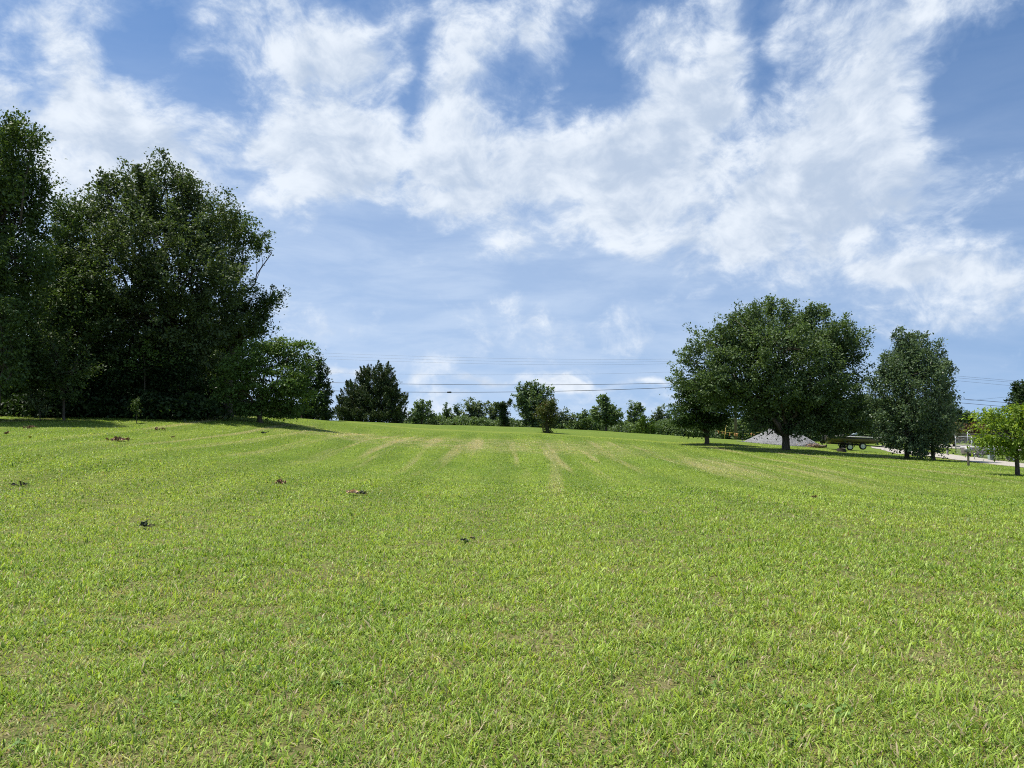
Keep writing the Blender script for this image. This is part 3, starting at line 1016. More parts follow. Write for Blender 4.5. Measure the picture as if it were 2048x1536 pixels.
tree('ivy_snag', 'dead snag wrapped in dark ivy, left of the tallest crest tree', base_at(1008, 97),
     [(1006, 812, 13, 9), (1008, 828, 9, 12), (1010, 842, 7, 12), (1018, 806, 6, 5)], 0.22, L_DARK, group=CR, trunk=(0.2, 2.6), seed=60, cr=0.4, leaves=60)
tree('young_cedar', 'bright green young cedar shaped like an egg', base_at(1290, 90),
     [(1290, 842, 12, 12), (1290, 854, 18, 14), (1284, 862, 14, 7), (1298, 862, 12, 7)], 0.26, L_CEDAR_B, group=CR, trunk=(0.1, .5), seed=61, cr=0.5, leaves=60, shape='cedar', twigs=.1)
tree('rusty_bush', 'bush with a dense dark stem and rusty green top, alone on the slope', base_at(1094, 68),
     [(1096, 822, 20, 14), (1082, 824, 11, 12), (1110, 820, 10, 15), (1096, 838, 16, 12), (1096, 852, 9, 10), (1094, 864, 8, 8), (1090, 808, 8, 7), (1104, 806, 6, 6)], 0.13, L_RUSTY, cat='bush', trunk=(0.16, 1.0),
     seed=62, cr=0.34, leaves=42, per_area=0.32)

# low scrub that runs along the crest and into the background: one mass
def scrub(name, label, spans, leaf, mat, seed):
    g = np.random.default_rng(seed)
    P, D = [], []
    for px0, px1, Y, top, wob in spans:
        n = int(abs(px1 - px0) * 1.3)
        for _ in range(n):
            px = g.uniform(px0, px1)
            yy = Y + g.normal(0, 1.2)
            x, y, z = on_ground_fast(px, yy)
            zt = at(px, top + wob * math.sin(px * 0.11) * math.sin(px * 0.031 + 2) + g.normal(0, 2), yy)[2]
            hh = max(zt - z, 0.5)
            k = int(40 * max(hh, 1.0))
            t = g.random(k) ** 0.8
            r = 0.75 * np.sqrt(1.05 - t)
            P.append(np.stack([x + g.normal(0, 1, k) * r, y + g.normal(0, 1, k) * r, z + t * hh + g.normal(0, .1, k)], 1))
            D.append(g.normal(0, .6, (k, 3)) + (0, 0, .4))
    P, D = np.concatenate(P), np.concatenate(D)
    v = leaf_quads(P, D, leaf * g.uniform(.6, 1.4, len(P)), g, 0.8)
    o = link_mesh(name, np_mesh(name, v, np.arange(len(P) * 4).reshape(-1, 4)), None, mat)
    return tag(o, label, 'undergrowth', kind='stuff')


def on_ground_fast(px, Y):
    x = (px - PW / 2) / FOC * Y / math.cos(PITCH)
    return x, Y, H(x, Y)


scrub('scrub', 'low mixed scrub running along behind the crest', [(810, 1000, 101, 837, 6), (1000, 1200, 101, 842, 6), (1190, 1420, 101, 847, 7)], 0.26, L_FAR, 70)
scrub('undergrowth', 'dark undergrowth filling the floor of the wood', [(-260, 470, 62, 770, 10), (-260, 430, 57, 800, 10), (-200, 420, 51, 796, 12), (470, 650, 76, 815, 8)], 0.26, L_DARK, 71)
scrub('distant_woods', 'distant line of woods behind the drive and the fence', [(1400, 1760, 112, 838, 8), (1760, 2250, 128, 838, 8), (1500, 1900, 118, 800, 10)], 0.34, L_FAR, 72)

# ------------------------------------------------------------------ trees on the right
tree('maple_tree', 'large round maple with a forked trunk, beside the gravel heap', base_at(1572, 58.2),
     [(1555, 655, 82, 50, 0), (1480, 680, 60, 46, 0), (1630, 668, 70, 48, 0), (1430, 700, 52, 50, 0), (1680, 690, 46, 46, 0), (1555, 700, 110, 58, -2.2), (1690, 745, 44, 50, 0), (1480, 750, 84, 56, -1.5),
      (1625, 755, 86, 56, -2.2), (1560, 780, 100, 50, -2), (1440, 770, 50, 50, 0), (1505, 815, 48, 34, 0), (1650, 810, 74, 44, -1), (1700, 805, 34, 40, .5), (1585, 822, 60, 30, 1), (1560, 618, 42, 20, 0),
      (1498, 634, 28, 22, 0), (1625, 628, 34, 20, 0), (1712, 682, 20, 18, 0), (1370, 720, 20, 24, 0), (1362, 760, 16, 18, 0), (1610, 845, 60, 22, -1), (1520, 832, 30, 18, 0), (1665, 850, 56, 20, -1), (1712, 842, 30, 22, 0), (1516, 858, 22, 9, -1), (1650, 866, 26, 9, -1)],
     0.19, L_MAPLE, trunk=(0.30, 1.3), seed=80, cr=0.60, leaves=60, per_area=0.30, twigs=0.3, rise=0.2)
tree('small_maple', 'smaller dense dark tree tucked against the left of the big maple', base_at(1414, 62),
     [(1405, 790, 46, 36, 0), (1375, 775, 28, 18, 0), (1380, 815, 36, 28, 0), (1430, 820, 38, 34, 0), (1405, 845, 46, 24, 0), (1370, 840, 22, 14, 0), (1440, 780, 28, 30, 0)],
     0.17, L_SMALLMAPLE, trunk=(0.20, 1.0), seed=81, cr=0.48, leaves=62, per_area=0.34, shape='layer')
tree('pear_tree', 'airy upright grey-green tree with two stems, right of the big maple', base_at(1838, 54.5),
     [(1822, 692, 34, 28, 0), (1838, 715, 44, 42, 0), (1815, 730, 50, 40, 0), (1790, 738, 34, 40, 0), (1874, 755, 30, 44, 0), (1830, 765, 62, 52, -1), (1770, 790, 36, 44, 0), (1890, 795, 26, 40, 0), (1830, 830, 80, 44, -1),
      (1776, 838, 30, 34, 0), (1885, 845, 30, 32, 0), (1810, 875, 56, 26, -1), (1860, 880, 46, 26, -.5), (1800, 678, 20, 16, 0), (1748, 770, 12, 18, 0), (1898, 735, 12, 22, 0), (1800, 884, 24, 14, 0), (1838, 900, 26, 14, -1)],
     0.17, L_PEAR, stems=[(-0.80, 0.1, 0.16), (0.90, -0.2, 0.12), (0.25, 0.3, 0.05)], trunk=(0.16, 2.4), seed=82, cr=0.48, leaves=38, per_area=0.34, twigs=0.35, up=0.5, rise=1.0)
tree('yellow_tree', 'small yellow-green tree in full sun at the right frame edge', base_at(2035, 36),
     [(2030, 835, 40, 26, 0), (1985, 835, 28, 24, 0), (2075, 840, 40, 34, 0), (2005, 865, 46, 26, -.4), (1972, 868, 20, 24, 0), (2050, 870, 46, 28, -.4), (2020, 895, 46, 18, 0), (1990, 890, 30, 14, 0), (2085, 880, 36, 30, 0), (2040, 815, 22, 12, 0), (2062, 905, 30, 14, 0)],
     0.16, L_YELLOW, trunk=(0.10, 1.35), seed=83, cr=0.36, leaves=30, per_area=0.26, shape='layer', twigs=0.5, droop=0.55, ratio=0.5)
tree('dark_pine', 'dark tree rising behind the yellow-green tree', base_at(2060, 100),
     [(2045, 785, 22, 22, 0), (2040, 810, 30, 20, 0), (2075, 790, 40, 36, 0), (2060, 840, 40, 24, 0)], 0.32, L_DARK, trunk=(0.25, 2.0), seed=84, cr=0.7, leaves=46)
tree('background_tree', 'low tree with reddish leaves behind the fence', base_at(1948, 100), [(1945, 862, 20, 13, 0), (1930, 868, 16, 10, 0), (1962, 868, 14, 12, 0)], 0.24, L_RED, trunk=(0.12, .8), seed=85, cr=0.5, leaves=34)
tree('background_tree', 'olive tree behind the fence, left of the reddish one', base_at(1908, 98), [(1905, 858, 24, 18, 0), (1890, 870, 26, 16, 0)], 0.24, L_RUSTY, trunk=(0.14, .9), seed=86, cr=0.5, leaves=34)
tree('background_tree', 'tall dark tree seen past the right side of the grey-green tree', base_at(1900, 110), [(1895, 835, 34, 20, 0), (1915, 838, 22, 16, 0), (1870, 850, 40, 20, 0)], 0.28, L_DARK, trunk=(0.2, 1.5), seed=87, cr=0.6, leaves=40)
tree('background_tree', 'bluish far tree at the end of the gap behind the fence', base_at(1940, 120), [(1938, 835, 14, 9, 0), (1925, 846, 22, 12, 0), (1944, 842, 8, 8, 0)], 0.28, L_FAR, trunk=(0.15, 1.5), seed=88, cr=0.5, leaves=34)
# ------------------------------------------------------------------ materials of the small things
M_STEEL = simple('galvanised_steel', (0.42, 0.43, 0.44), 0.45, 0.6)
M_BLACK = simple('black_rubber', (0.022, 0.022, 0.022), 0.8)
M_FRAME = simple('black_trailer_paint', (0.03, 0.03, 0.032), 0.4)
M_WHITE = simple('white_paint', (0.78, 0.78, 0.76), 0.4, var=0.06)
M_RIM = simple('white_wheel_paint', (0.72, 0.73, 0.75), 0.35, var=0.08)
M_OLIVE = simple('bronze_green_paint', (0.145, 0.122, 0.090), 0.32, 0.2, var=0.15, scale=2)
M_OLIVE_D = simple('dark_hull_stripe', (0.02, 0.02, 0.018), 0.35)
M_CARPET = simple('grey_boat_carpet', (0.20, 0.20, 0.19), 0.9)
M_GREY = simple('weathered_grey_panel', (0.33, 0.31, 0.28), 0.6, var=0.2, scale=3)
M_GREYD = simple('dark_grey_panel', (0.09, 0.09, 0.10), 0.6)
M_TEAL = simple('pale_green_metal', (0.36, 0.46, 0.43), 0.5, var=.1)
M_POST = simple('weathered_wood', (0.20, 0.16, 0.12), 0.9, scale=9, bump=.5)
M_POLE = simple('utility_pole_wood', (0.17, 0.135, 0.105), 0.9, scale=5, bump=.5)
M_BOX = simple('grey_mailbox_metal', (0.40, 0.38, 0.36), 0.45, 0.3)
M_TUBE = simple('dark_blue_plastic', (0.045, 0.040, 0.085), 0.5)
M_YEL = simple('yellow_plastic', (0.62, 0.48, 0.10), 0.5)
M_ORANGE = simple('orange_ribbon', (0.80, 0.36, 0.16), 0.6)
M_WIRE = simple('wire_black', (0.05, 0.05, 0.055), 0.5)
M_WIREGREY = simple('wire_grey', (0.22, 0.23, 0.25), 0.5, 0.4)
M_GLASS = simple('tinted_plastic', (0.45, 0.55, 0.58), 0.1, spec=.7)
M_LEAFTAN = simple('dry_leaf_tan', (0.62, 0.44, 0.27), 0.8, scale=30, var=.45)
M_LEAFBROWN = simple('dry_leaf_brown', (0.30, 0.17, 0.10), 0.8, scale=30, var=.45)
M_LEAFDARK = simple('wilted_leaf_green', (0.05, 0.065, 0.035), 0.7, scale=30, var=.45)
M_TWIG = simple('twig_bark', (0.09, 0.07, 0.055), 0.9, scale=20, var=.4)
M_STUMP = simple('dark_stump_wood', (0.035, 0.028, 0.024), 0.9, scale=9, bump=.5)
M_RED = simple('red_lens', (0.55, 0.10, 0.04), 0.3)


def _stone(n, out):
    pos = n.new('ShaderNodeTexCoord').outputs['Object']
    v = n.new('ShaderNodeTexVoronoi', feature='F1')
    n.put(v.inputs['Vector'], pos)
    n.put(v.inputs['Scale'], 17.0)
    big_ = n.noise(pos, 1.2, 4, 0.6)
    gv_ = n.sep(v.outputs['Color'])[0]
    c = n.mix(gv_, (0.21, 0.21, 0.215), (0.37, 0.37, 0.375))
    c = n.mix(n.smooth(big_, 0.35, 0.7), c, n.mix(1.0, c, (0.8, 0.79, 0.78), 'MULTIPLY'))
    b = n.new('ShaderNodeBump')
    n.put(b.inputs['Strength'], 0.9)
    n.put(b.inputs['Distance'], 0.08)
    n.put(b.inputs['Height'], n.m('SUBTRACT', 1.0, v.outputs['Distance']))
    return principled(n, c, 0.95, 0.15, 0, b.outputs[0])


M_STONE = material('crushed_stone', _stone)

# ------------------------------------------------------------------ heap of gravel
def gravel_heap():
    x, y, z = on_ground(1563, 73.5)
    g = np.random.default_rng(4)
    root = empty('gravel_heap', (x, y, z), 'heap of pale grey gravel behind the big maple trunk', 'gravel heap')
    na, nr = 96, 34
    V = []
    ph = g.uniform(0, 6.28, 6)
    for i in range(nr):
        for k in range(na):
            a = 2 * math.pi * k / na
            ex = 3.75 * (1 + 0.07 * math.sin(2 * a + ph[0]) + 0.04 * math.sin(5 * a + ph[1]))
            t = i / (nr - 1)
            rr = ex * t
            px_, py_ = math.cos(a) * rr, math.sin(a) * rr * 0.8
            h = 1.95 * (1 - (t ** 2 + 0.012) ** 0.5) * (1 + 0.08 * math.sin(3 * a + ph[2]))
            # a second, lower tip to the right
            h2 = 1.62 * max(0, 1 - math.hypot(px_ - 0.9, py_) / 2.9)
            h = max(h, h2)
            h += g.normal(0, 0.035) * (1 if t < 0.97 else 0)
            if t > 0.98:
                h = -0.25
            V.append((px_, py_, h + H(x + px_, y + py_) - z))
    F = [(i * na + k, (i + 1) * na + k, (i + 1) * na + (k + 1) % na, i * na + (k + 1) % na) for i in range(nr - 1) for k in range(na)]
    link_mesh('stone_slope', np_mesh('stone_slope', np.array(V), np.array(F), True), root, M_STONE)
    # loose stones at the foot
    mb = MB()
    for _ in range(420):
        a = g.uniform(0, 6.28)
        r = 3.6 * g.normal(1.0, 0.09)
        px_, py_ = math.cos(a) * r, math.sin(a) * r * 0.8
        s = g.uniform(0.03, 0.09)
        mb.box((px_, py_, H(x + px_, y + py_) - z + s * 0.3), (s, s * 0.8, s * 0.7), Vector((g.normal(), g.normal(), g.normal())).to_track_quat('Z', 'Y').to_matrix())
    mb.build('loose_stones', M_STONE, root)['kind'] = 'stuff'


gravel_heap()

# ------------------------------------------------------------------ wheel used by the trailers
def wheel(parent, c, r, wd, side, name='wheel', rim=None):
    """c: hub centre, axle along local y"""
    root = bpy.data.objects.new(name, None)
    COL.objects.link(root)
    root.parent = parent
    root.location = c
    mb = MB()
    h = wd / 2
    mb.lathe([(r * .60, -h * .8), (r * .68, -h), (r * .90, -h), (r, -h * .6), (r, h * .6), (r * .90, h), (r * .68, h), (r * .60, h * .8)], (0, 0, 0), (0, 1, 0), 28)
    mb.build('tyre', M_BLACK, root, smooth=True)
    mb = MB()
    f = side * h
    mb.lathe([(r * .66, f * .85), (r * .62, f * .95), (r * .56, f * .72), (r * .26, f * .55), (r * .20, f * .85), (r * .02, f * .9)], (0, 0, 0), (0, 1, 0), 28)
    for k in range(5):
        a = 2 * math.pi * k / 5
        mb.tube([(math.cos(a) * r * .36, f * .55, math.sin(a) * r * .36), (math.cos(a) * r * .36, f * .70, math.sin(a) * r * .36)], r * .06, 8)
    mb.build('rim', rim or M_RIM, root, smooth=True)
    return root


def fender(parent, c, r, wd, name='fender', mat=None):
    mb = MB()
    n = 14
    vs = []
    for i in range(n + 1):
        a = math.pi * (0.04 + 0.92 * i / n)
        for rr in (r, r + 0.02):
            for yy in (-wd / 2, wd / 2):
                vs.append((c[0] + math.cos(a) * rr, c[1] + yy, c[2] + math.sin(a) * rr))
    fs = []
    for i in range(n):
        o = i * 4
        fs += [(o, o + 1, o + 5, o + 4), (o + 2, o + 6, o + 7, o + 3), (o, o + 4, o + 6, o + 2), (o + 1, o + 3, o + 7, o + 5)]
    fs += [(0, 2, 3, 1), (n * 4, n * 4 + 1, n * 4 + 3, n * 4 + 2)]
    mb.add(vs, fs)
    return mb.build(name, mat or M_FRAME, parent)


def loft(sections, cap=True):
    """sections: lists of points with equal length -> verts, faces"""
    k = len(sections[0])
    vs = [p for s in sections for p in s]
    fs = []
    for i in range(len(sections) - 1):
        for j in range(k - 1):
            a = i * k + j
            fs.append((a, a + 1, a + k + 1, a + k))
    if cap:
        fs.append(tuple(range(k - 1, -1, -1)))
    return vs, fs


# ------------------------------------------------------------------ bass boat on its trailer
def boat_and_trailer():
    bx, by, bz = on_ground(1692, 67.5)
    yaw = R(-6)
    fx, fy = math.cos(yaw), math.sin(yaw)
    pitch = -math.atan2(H(bx + fx * 3.6, by + fy * 3.6) - H(bx, by), 3.6)
    tr = empty('boat_trailer', (bx, by, bz), 'black single-axle boat trailer with white wheels under the olive boat', 'trailer')
    tr.rotation_euler = (0, pitch, yaw)
    mb = MB()
    for s in (-1, 1):
        mb.tube([(-1.5, s * .62, .50), (2.2, s * .62, .50), (3.7, s * .10, .47)], .045, 6)
    for x in (-1.3, -.3, .9, 1.9):
        mb.box((x, 0, .50), (.07, 1.3, .07))
    mb.tube([(3.5, 0, .47), (4.7, 0, .47)], .05, 6)
    mb.tube([(3.35, 0, .47), (3.35, 0, 1.0)], .035, 6)
    mb.tube([(0, -.98, .29), (0, .98, .29)], .035, 6)
    for s in (-1, 1):
        mb.box((-.3, s * .45, .585), (3.0, .09, .06))
    mb.build('frame', M_FRAME, tr)
    for s in (-1, 1):
        wheel(tr, (0, s * .98, .29), .29, .19, s)
        f = fender(tr, (0, s * .98, .29), .37, .24)
    wheel(tr, (1.12, -.82, .42), .30, .19, -1, 'spare_wheel')
    mb = MB()
    mb.tube([(4.45, -.12, .55), (4.45, -.12, .02)], .03, 8)
    mb.lathe([(.02, -.03), (.09, -.03), (.09, .03), (.02, .03)], (4.45, -.12, .09), (0, 1, 0), 14)
    mb.build('jack', M_FRAME, tr)
    for yy in (-.70, .70):
        mb = MB()
        mb.box((-1.58, yy, .52), (.03, .16, .08))
        mb.build('tail_lamp', M_RED, tr)

    bt = empty('bass_boat', (bx, by, bz + .0), 'olive and black bass boat on its trailer, bow pointing right', 'boat')
    bt.rotation_euler = (0, pitch, yaw)
    secs, gun, deck = [], [], []
    st = [(-1.75, .98, .66, 1.12), (-.8, 1.02, .64, 1.14), (.4, 1.03, .64, 1.17), (1.4, .98, .66, 1.20), (2.2, .82, .72, 1.22), (2.8, .58, .83, 1.235), (3.2, .32, .97, 1.24), (3.5, .05, 1.14, 1.24)]
    for x, w_, zb, zt in st:
        pts = [(x, -w_, zt), (x, -w_ * 1.0, zt - (zt - zb) * .35), (x, -w_ * .90, zb + (zt - zb) * .25), (x, -w_ * .55, zb + .03), (x, 0, zb - .05), (x, w_ * .55, zb + .03), (x, w_ * .90, zb + (zt - zb) * .25), (x, w_, zt - (zt - zb) * .35), (x, w_, zt)]
        secs.append(pts)
    mb = MB()
    mb.add(*loft(secs))
    mb.build('hull', M_OLIVE, bt, smooth=True)
    mb = MB()
    for s in (-1, 1):
        vs, fs = [], []
        for x, w_, zb, zt in st[:-1]:
            d = .012
            vs += [(x, s * (w_ + d), zt - .17), (x, s * (w_ + d), zt - .045)]
        for i in range(len(st) - 2):
            fs.append((2 * i, 2 * i + 2, 2 * i + 3, 2 * i + 1))
        mb.add(vs, fs)
    mb.build('stripe', M_OLIVE_D, bt)
    mb = MB()
    for s in (-1, 1):
        mb.tube([(x, s * w_, zt + .01) for x, w_, zb, zt in st], .035, 6)
    mb.build('gunwale', M_WHITE, bt, smooth=True)
    mb = MB()
    vs, fs = [], []
    for x, w_, zb, zt in st:
        vs += [(x, -w_ * .98, zt - .03 if x > 1.3 or x < -1.0 else zt - .28), (x, w_ * .98, zt - .03 if x > 1.3 or x < -1.0 else zt - .28)]
    for i in range(len(st) - 1):
        fs.append((2 * i, 2 * i + 2, 2 * i + 3, 2 * i + 1))
    mb.add(vs, fs)
    mb.build('deck', M_CARPET, bt)
    mb = MB()
    mb.box((.35, -.5, 1.16), (.5, .55, .36), taper=.75)
    mb.build('console', M_OLIVE_D, bt, bevel=.03)
    mb = MB()
    mb.box((.50, -.5, 1.43), (.03, .46, .2), Vector((-.5, 0, 1)).to_track_quat('Z', 'Y').to_matrix())
    mb.build('windshield', M_GLASS, bt)
    for yy in (-.45, .35):
        mb = MB()
        mb.box((-.25, yy, 1.02), (.45, .42, .12))
        mb.box((-.48, yy, 1.18), (.10, .42, .30))
        mb.build('seat', M_CARPET, bt, bevel=.04)
    mb = MB()
    mb.box((-2.02, 0, 1.42), (.42, .34, .44), taper=.8)
    mb.box((-1.95, 0, .95), (.20, .18, .62))
    mb.box((-2.02, 0, .62), (.40, .06, .20))
    mb.tube([(-2.2, 0, .50), (-1.78, 0, .50)], [.03, .06], 8)
    mb.build('outboard_motor', M_OLIVE_D, bt, bevel=.03)
    mb = MB()
    mb.tube([(2.4, -.30, 1.25), (3.15, -.16, 1.33), (3.3, -.1, 1.33)], .03, 6)
    mb.box((3.3, -.1, 1.34), (.22, .10, .10))
    mb.build('trolling_motor', M_STEEL, bt)


boat_and_trailer()


# ------------------------------------------------------------------ grey boat behind the fence and a utility trailer under the yellow tree
def grey_boat():
    x, y, z = on_ground(1968, 67)
    root = empty('flat_boat', (x, y, z), 'grey flat-sided boat with white top edge, behind the mailbox', 'boat', rz=R(-28))
    secs = []
    st = [(-1.7, .72, .36, .88), (-.6, .78, .34, .90), (.7, .78, .34, .94), (1.5, .66, .44, 1.0), (1.95, .50, .70, 1.04)]
    for xx, w_, zb, zt in st:
        secs.append([(xx, -w_, zt), (xx, -w_ * .93, zb + .06), (xx, -w_ * .8, zb), (xx, w_ * .8, zb), (xx, w_ * .93, zb + .06), (xx, w_, zt)])
    mb = MB()
    vs, fs = loft(secs)
    fs.append(tuple((len(st) - 1) * 6 + k for k in range(6)))
    mb.add(vs, fs)
    mb.build('hull', M_GREY, root)
    mb = MB()
    for s in (-1, 1):
        mb.tube([(xx, s * w_, zt + .01) for xx, w_, zb, zt in st], .045, 6)
    mb.tube([(-1.7, -.72, .89), (-1.7, .72, .89)], .045, 6)
    mb.build('gunwale', M_WHITE, root)
    mb = MB()
    mb.box((0.1, -.79, .60), (.9, .012, .30))
    mb.build('side_panel', M_GREYD, root)
    mb = MB()
    vs, fs = [], []
    for xx, w_, zb, zt in st:
        vs += [(xx, -w_ * .97, zt - .12), (xx, w_ * .97, zt - .12)]
    fs = [(2 * i, 2 * i + 2, 2 * i + 3, 2 * i + 1) for i in range(len(st) - 1)]
    mb.add(vs, fs)
    mb.build('deck', M_CARPET, root)
    mb = MB()
    mb.add([(.5, -.3, .85), (.5, .3, .85), (.15, -.27, 1.25), (.15, .27, 1.25), (.1, -.3, .85), (.1, .3, .85)], [(0, 1, 3, 2), (0, 2, 4), (1, 5, 3), (4, 2, 3, 5)])
    mb.build('windshield', M_GLASS, root)
    t = empty('boat_trailer', (x, y, z), 'low dark trailer carrying the grey flat-sided boat', 'trailer', rz=R(-28))
    mb = MB()
    for s in (-1, 1):
        mb.box((0, s * .5, .28), (3.3, .07, .07))
    for xx in (-1.5, 0, 1.5):
        mb.box((xx, 0, .285), (.07, 1.0, .06))
    mb.tube([(1.6, 0, .28), (2.9, 0, .30)], .04, 6)
    mb.tube([(-.3, -.85, .25), (-.3, .85, .25)], .03, 6)
    mb.build('frame', M_FRAME, t)
    for s in (-1, 1):
        wheel(t, (-.3, s * .88, .25), .25, .16, s)


grey_boat()


def utility_trailer():
    x, y, z = on_ground(2020, 58)
    t = empty('utility_trailer', (x, y, z), 'dark low utility trailer half hidden under the yellow-green tree', 'trailer', rz=R(-24))
    mb = MB()
    mb.box((0, 0, .55), (2.8, 1.5, .08))
    for s in (-1, 1):
        mb.box((0, s * .73, .80), (2.8, .05, .06))
        for xx in (-1.35, -.45, .45, 1.35):
            mb.box((xx, s * .73, .68), (.05, .045, .22))
    mb.tube([(-1.4, .5, .52), (-2.4, 0, .50)], .04, 6)
    mb.tube([(-1.4, -.5, .52), (-2.4, 0, .50)], .04, 6)
    mb.tube([(.2, -.95, .30), (.2, .95, .30)], .03, 6)
    mb.build('frame', M_FRAME, t)
    for s in (-1, 1):
        wheel(t, (.2, s * .92, .30), .30, .18, s)
        fender(t, (.2, s * .92, .30), .38, .22, mat=M_WHITE)
    mb = MB()
    mb.box((-1.42, -.62, .62), (.03, .22, .10))
    mb.build('reflector', M_RED, t)
    mb = MB()
    mb.tube([(-2.3, -.05, .6), (-2.3, -.05, .02)], .03, 8)
    mb.build('jack', M_STEEL, t)


utility_trailer()

# utility pedestal beside the fence
px_, py_, pz_ = on_ground(1982, 59.5)
pd = empty('utility_pedestal', (px_, py_, pz_), 'pale green metal utility box standing by the fence', 'utility box')
mb = MB()
mb.box((0, 0, .42), (.34, .30, .90))
mb.build('cabinet', M_TEAL, pd, bevel=.02)
mb = MB()
mb.box((0, 0, .90), (.38, .34, .05), taper=.8)
mb.build('cap', M_TEAL, pd)

# ------------------------------------------------------------------ mailbox
def mailbox():
    x, y, z = on_ground(1937, 46)
    root = empty('mailbox', (x, y, z), 'grey mailbox on a wooden post beside the gravel drive', 'mailbox', rz=R(35))
    mb = MB()
    mb.box((0, 0, .38), (.10, .10, .84))
    mb.box((.09, 0, .68), (.34, .09, .07))
    mb.build('post', M_POST, root, bevel=.008)
    mb = MB()
    L_, w_, h_ = .56, .10, .17
    prof = [(-w_, 0), (-w_, h_)] + [(-w_ * math.cos(math.pi * i / 8), h_ + w_ * math.sin(math.pi * i / 8)) for i in range(1, 8)] + [(w_, h_), (w_, 0)]
    vs = [(-L_ / 2 + .05, a, .80 + b) for a, b in prof] + [(L_ / 2 + .05, a, .80 + b) for a, b in prof]
    k = len(prof)
    fs = [(j, j + 1, k + j + 1, k + j) for j in range(k - 1)] + [(0, k, 2 * k - 1, k - 1), tuple(range(k - 1, -1, -1)), tuple(range(k, 2 * k))]
    mb.add(vs, fs)
    mb.build('box', M_BOX, root)
    mb = MB()
    mb.box((-.34, 0, .80), (.16, .19, .014), Vector((.15, 0, 1)).to_track_quat('Z', 'Y').to_matrix())
    mb.build('door', M_GREYD, root)
    mb = MB()
    mb.box((.12, -.115, 1.06), (.12, .008, .05))
    mb.box((.07, -.112, .98), (.02, .008, .16))
    mb.build('flag', M_GREYD, root)
    mb = MB()
    mb.tube([(-.10, -.16, .62), (.26, -.16, .62)], .085, 14)
    mb.build('newspaper_tube', M_TUBE, root, smooth=True)
    mb = MB()
    mb.lathe([(.002, 0), (.045, 0), (.045, .012), (.002, .014)], (0, -.052, .47), (0, -1, 0), 16)
    mb.build('reflector', M_WHITE, root)


mailbox()

# ------------------------------------------------------------------ chain-link fence
def fence():
    runs = [on_ground(1912, 75), on_ground(1945, 67.5), on_ground(1990, 60), on_ground(2062, 52)]
    x0, y0, z0 = runs[0]
    root = empty('chain_link_fence', runs[0], 'galvanised chain-link fence with barbed wire arms beside the drive', 'fence')
    Hh = 1.75
    loc = [Vector((p[0] - x0, p[1] - y0, p[2] - z0)) for p in runs]
    for i, p in enumerate(loc):
        mb = MB()
        mb.tube([p, p + Vector((0, 0, Hh))], .045 if i != 1 else .06, 10)
        d = (loc[min(i + 1, 3)] - loc[max(i - 1, 0)]).normalized()
        arm = Vector((-d.y, d.x, 0)) * -.26 + Vector((0, 0, .30))
        mb.tube([p + Vector((0, 0, Hh)), p + Vector((0, 0, Hh)) + arm], .022, 6)
        mb.build('post', M_STEEL, root, smooth=True)
    mb = MB()
    for a, b in zip(loc[:-1], loc[1:]):
        mb.tube([a + Vector((0, 0, Hh - .03)), b + Vector((0, 0, Hh - .03))], .028, 6)
    mb.build('top_rail', M_STEEL, root, smooth=True)
    mb = MB()
    for a, b in zip(loc[:-1], loc[1:]):
        d = (b - a).normalized()
        arm = Vector((-d.y, d.x, 0)) * -.26 + Vector((0, 0, .30))
        for t in (.35, .7, 1.0):
            mb.tube([a + Vector((0, 0, Hh)) + arm * t, b + Vector((0, 0, Hh)) + arm * t], .007, 4)
    mb.build('barbed_wire', M_STEEL, root)
    mb = MB()
    for a, b in zip(loc[:-1], loc[1:]):
        d = b - a
        Ls = math.hypot(d.x, d.y)
        n = int(Ls / .11)
        for i in range(-int(Hh / .11), n):
            for sgn in (1, -1):
                t0, t1 = i * .11, i * .11 + Hh
                u0, u1 = max(t0, 0), min(t1, Ls)
                if u1 <= u0:
                    continue
                h0, h1 = (u0 - t0), (u1 - t0)
                if sgn < 0:
                    h0, h1 = Hh - h0, Hh - h1
                p = a + d * (u0 / Ls) + Vector((0, 0, h0))
                q = a + d * (u1 / Ls) + Vector((0, 0, h1))
                mb.tube([p, q], .0022, 3, caps=False)
    mb.build('wire_mesh', M_WIREGREY, root)
    p = on_ground(1936, 92)
    fr = empty('fence_post', p, 'tall thin steel post of the far fence line behind the mailbox', 'fence post')
    mb = MB()
    mb.tube([(0, 0, 0), (0, 0, 2.0)], .05, 8)
    mb.build('shaft', M_STEEL, fr, smooth=True)
    mb = MB()
    mb.tube([(0, 0, 2.0), (.2, 0, 2.25)], .022, 6)
    mb.build('arm', M_STEEL, fr)


fence()
for px, Y, h_, lab in ((1895, 70, .45, 'short grey marker post at the edge of the drive'),):
    p = on_ground(px, Y)
    r_ = empty('marker_post', p, lab, 'post')
    mb = MB()
    mb.box((0, 0, h_ / 2), (.12, .12, h_))
    mb.build('shaft', M_BOX, r_, bevel=.01)
    mb = MB()
    mb.box((0, 0, h_ + .02), (.15, .15, .04), taper=.6)
    mb.build('cap', M_BOX, r_)
p = on_ground(1485, 79)
r_ = empty('metal_stake', p, 'thin dark metal stake standing in the grass left of the gravel heap', 'stake')
mb = MB()
mb.box((0, 0, .55), (.045, .012, 1.30))
mb.box((0, .02, .55), (.012, .04, 1.298))
mb.build('shaft', M_FRAME, r_)
mb = MB()
mb.box((0, -.012, .16), (.16, .01, .2))
mb.build('anchor_plate', M_FRAME, r_)

# ------------------------------------------------------------------ utility pole and wires
POLE = on_ground(1472, 104)


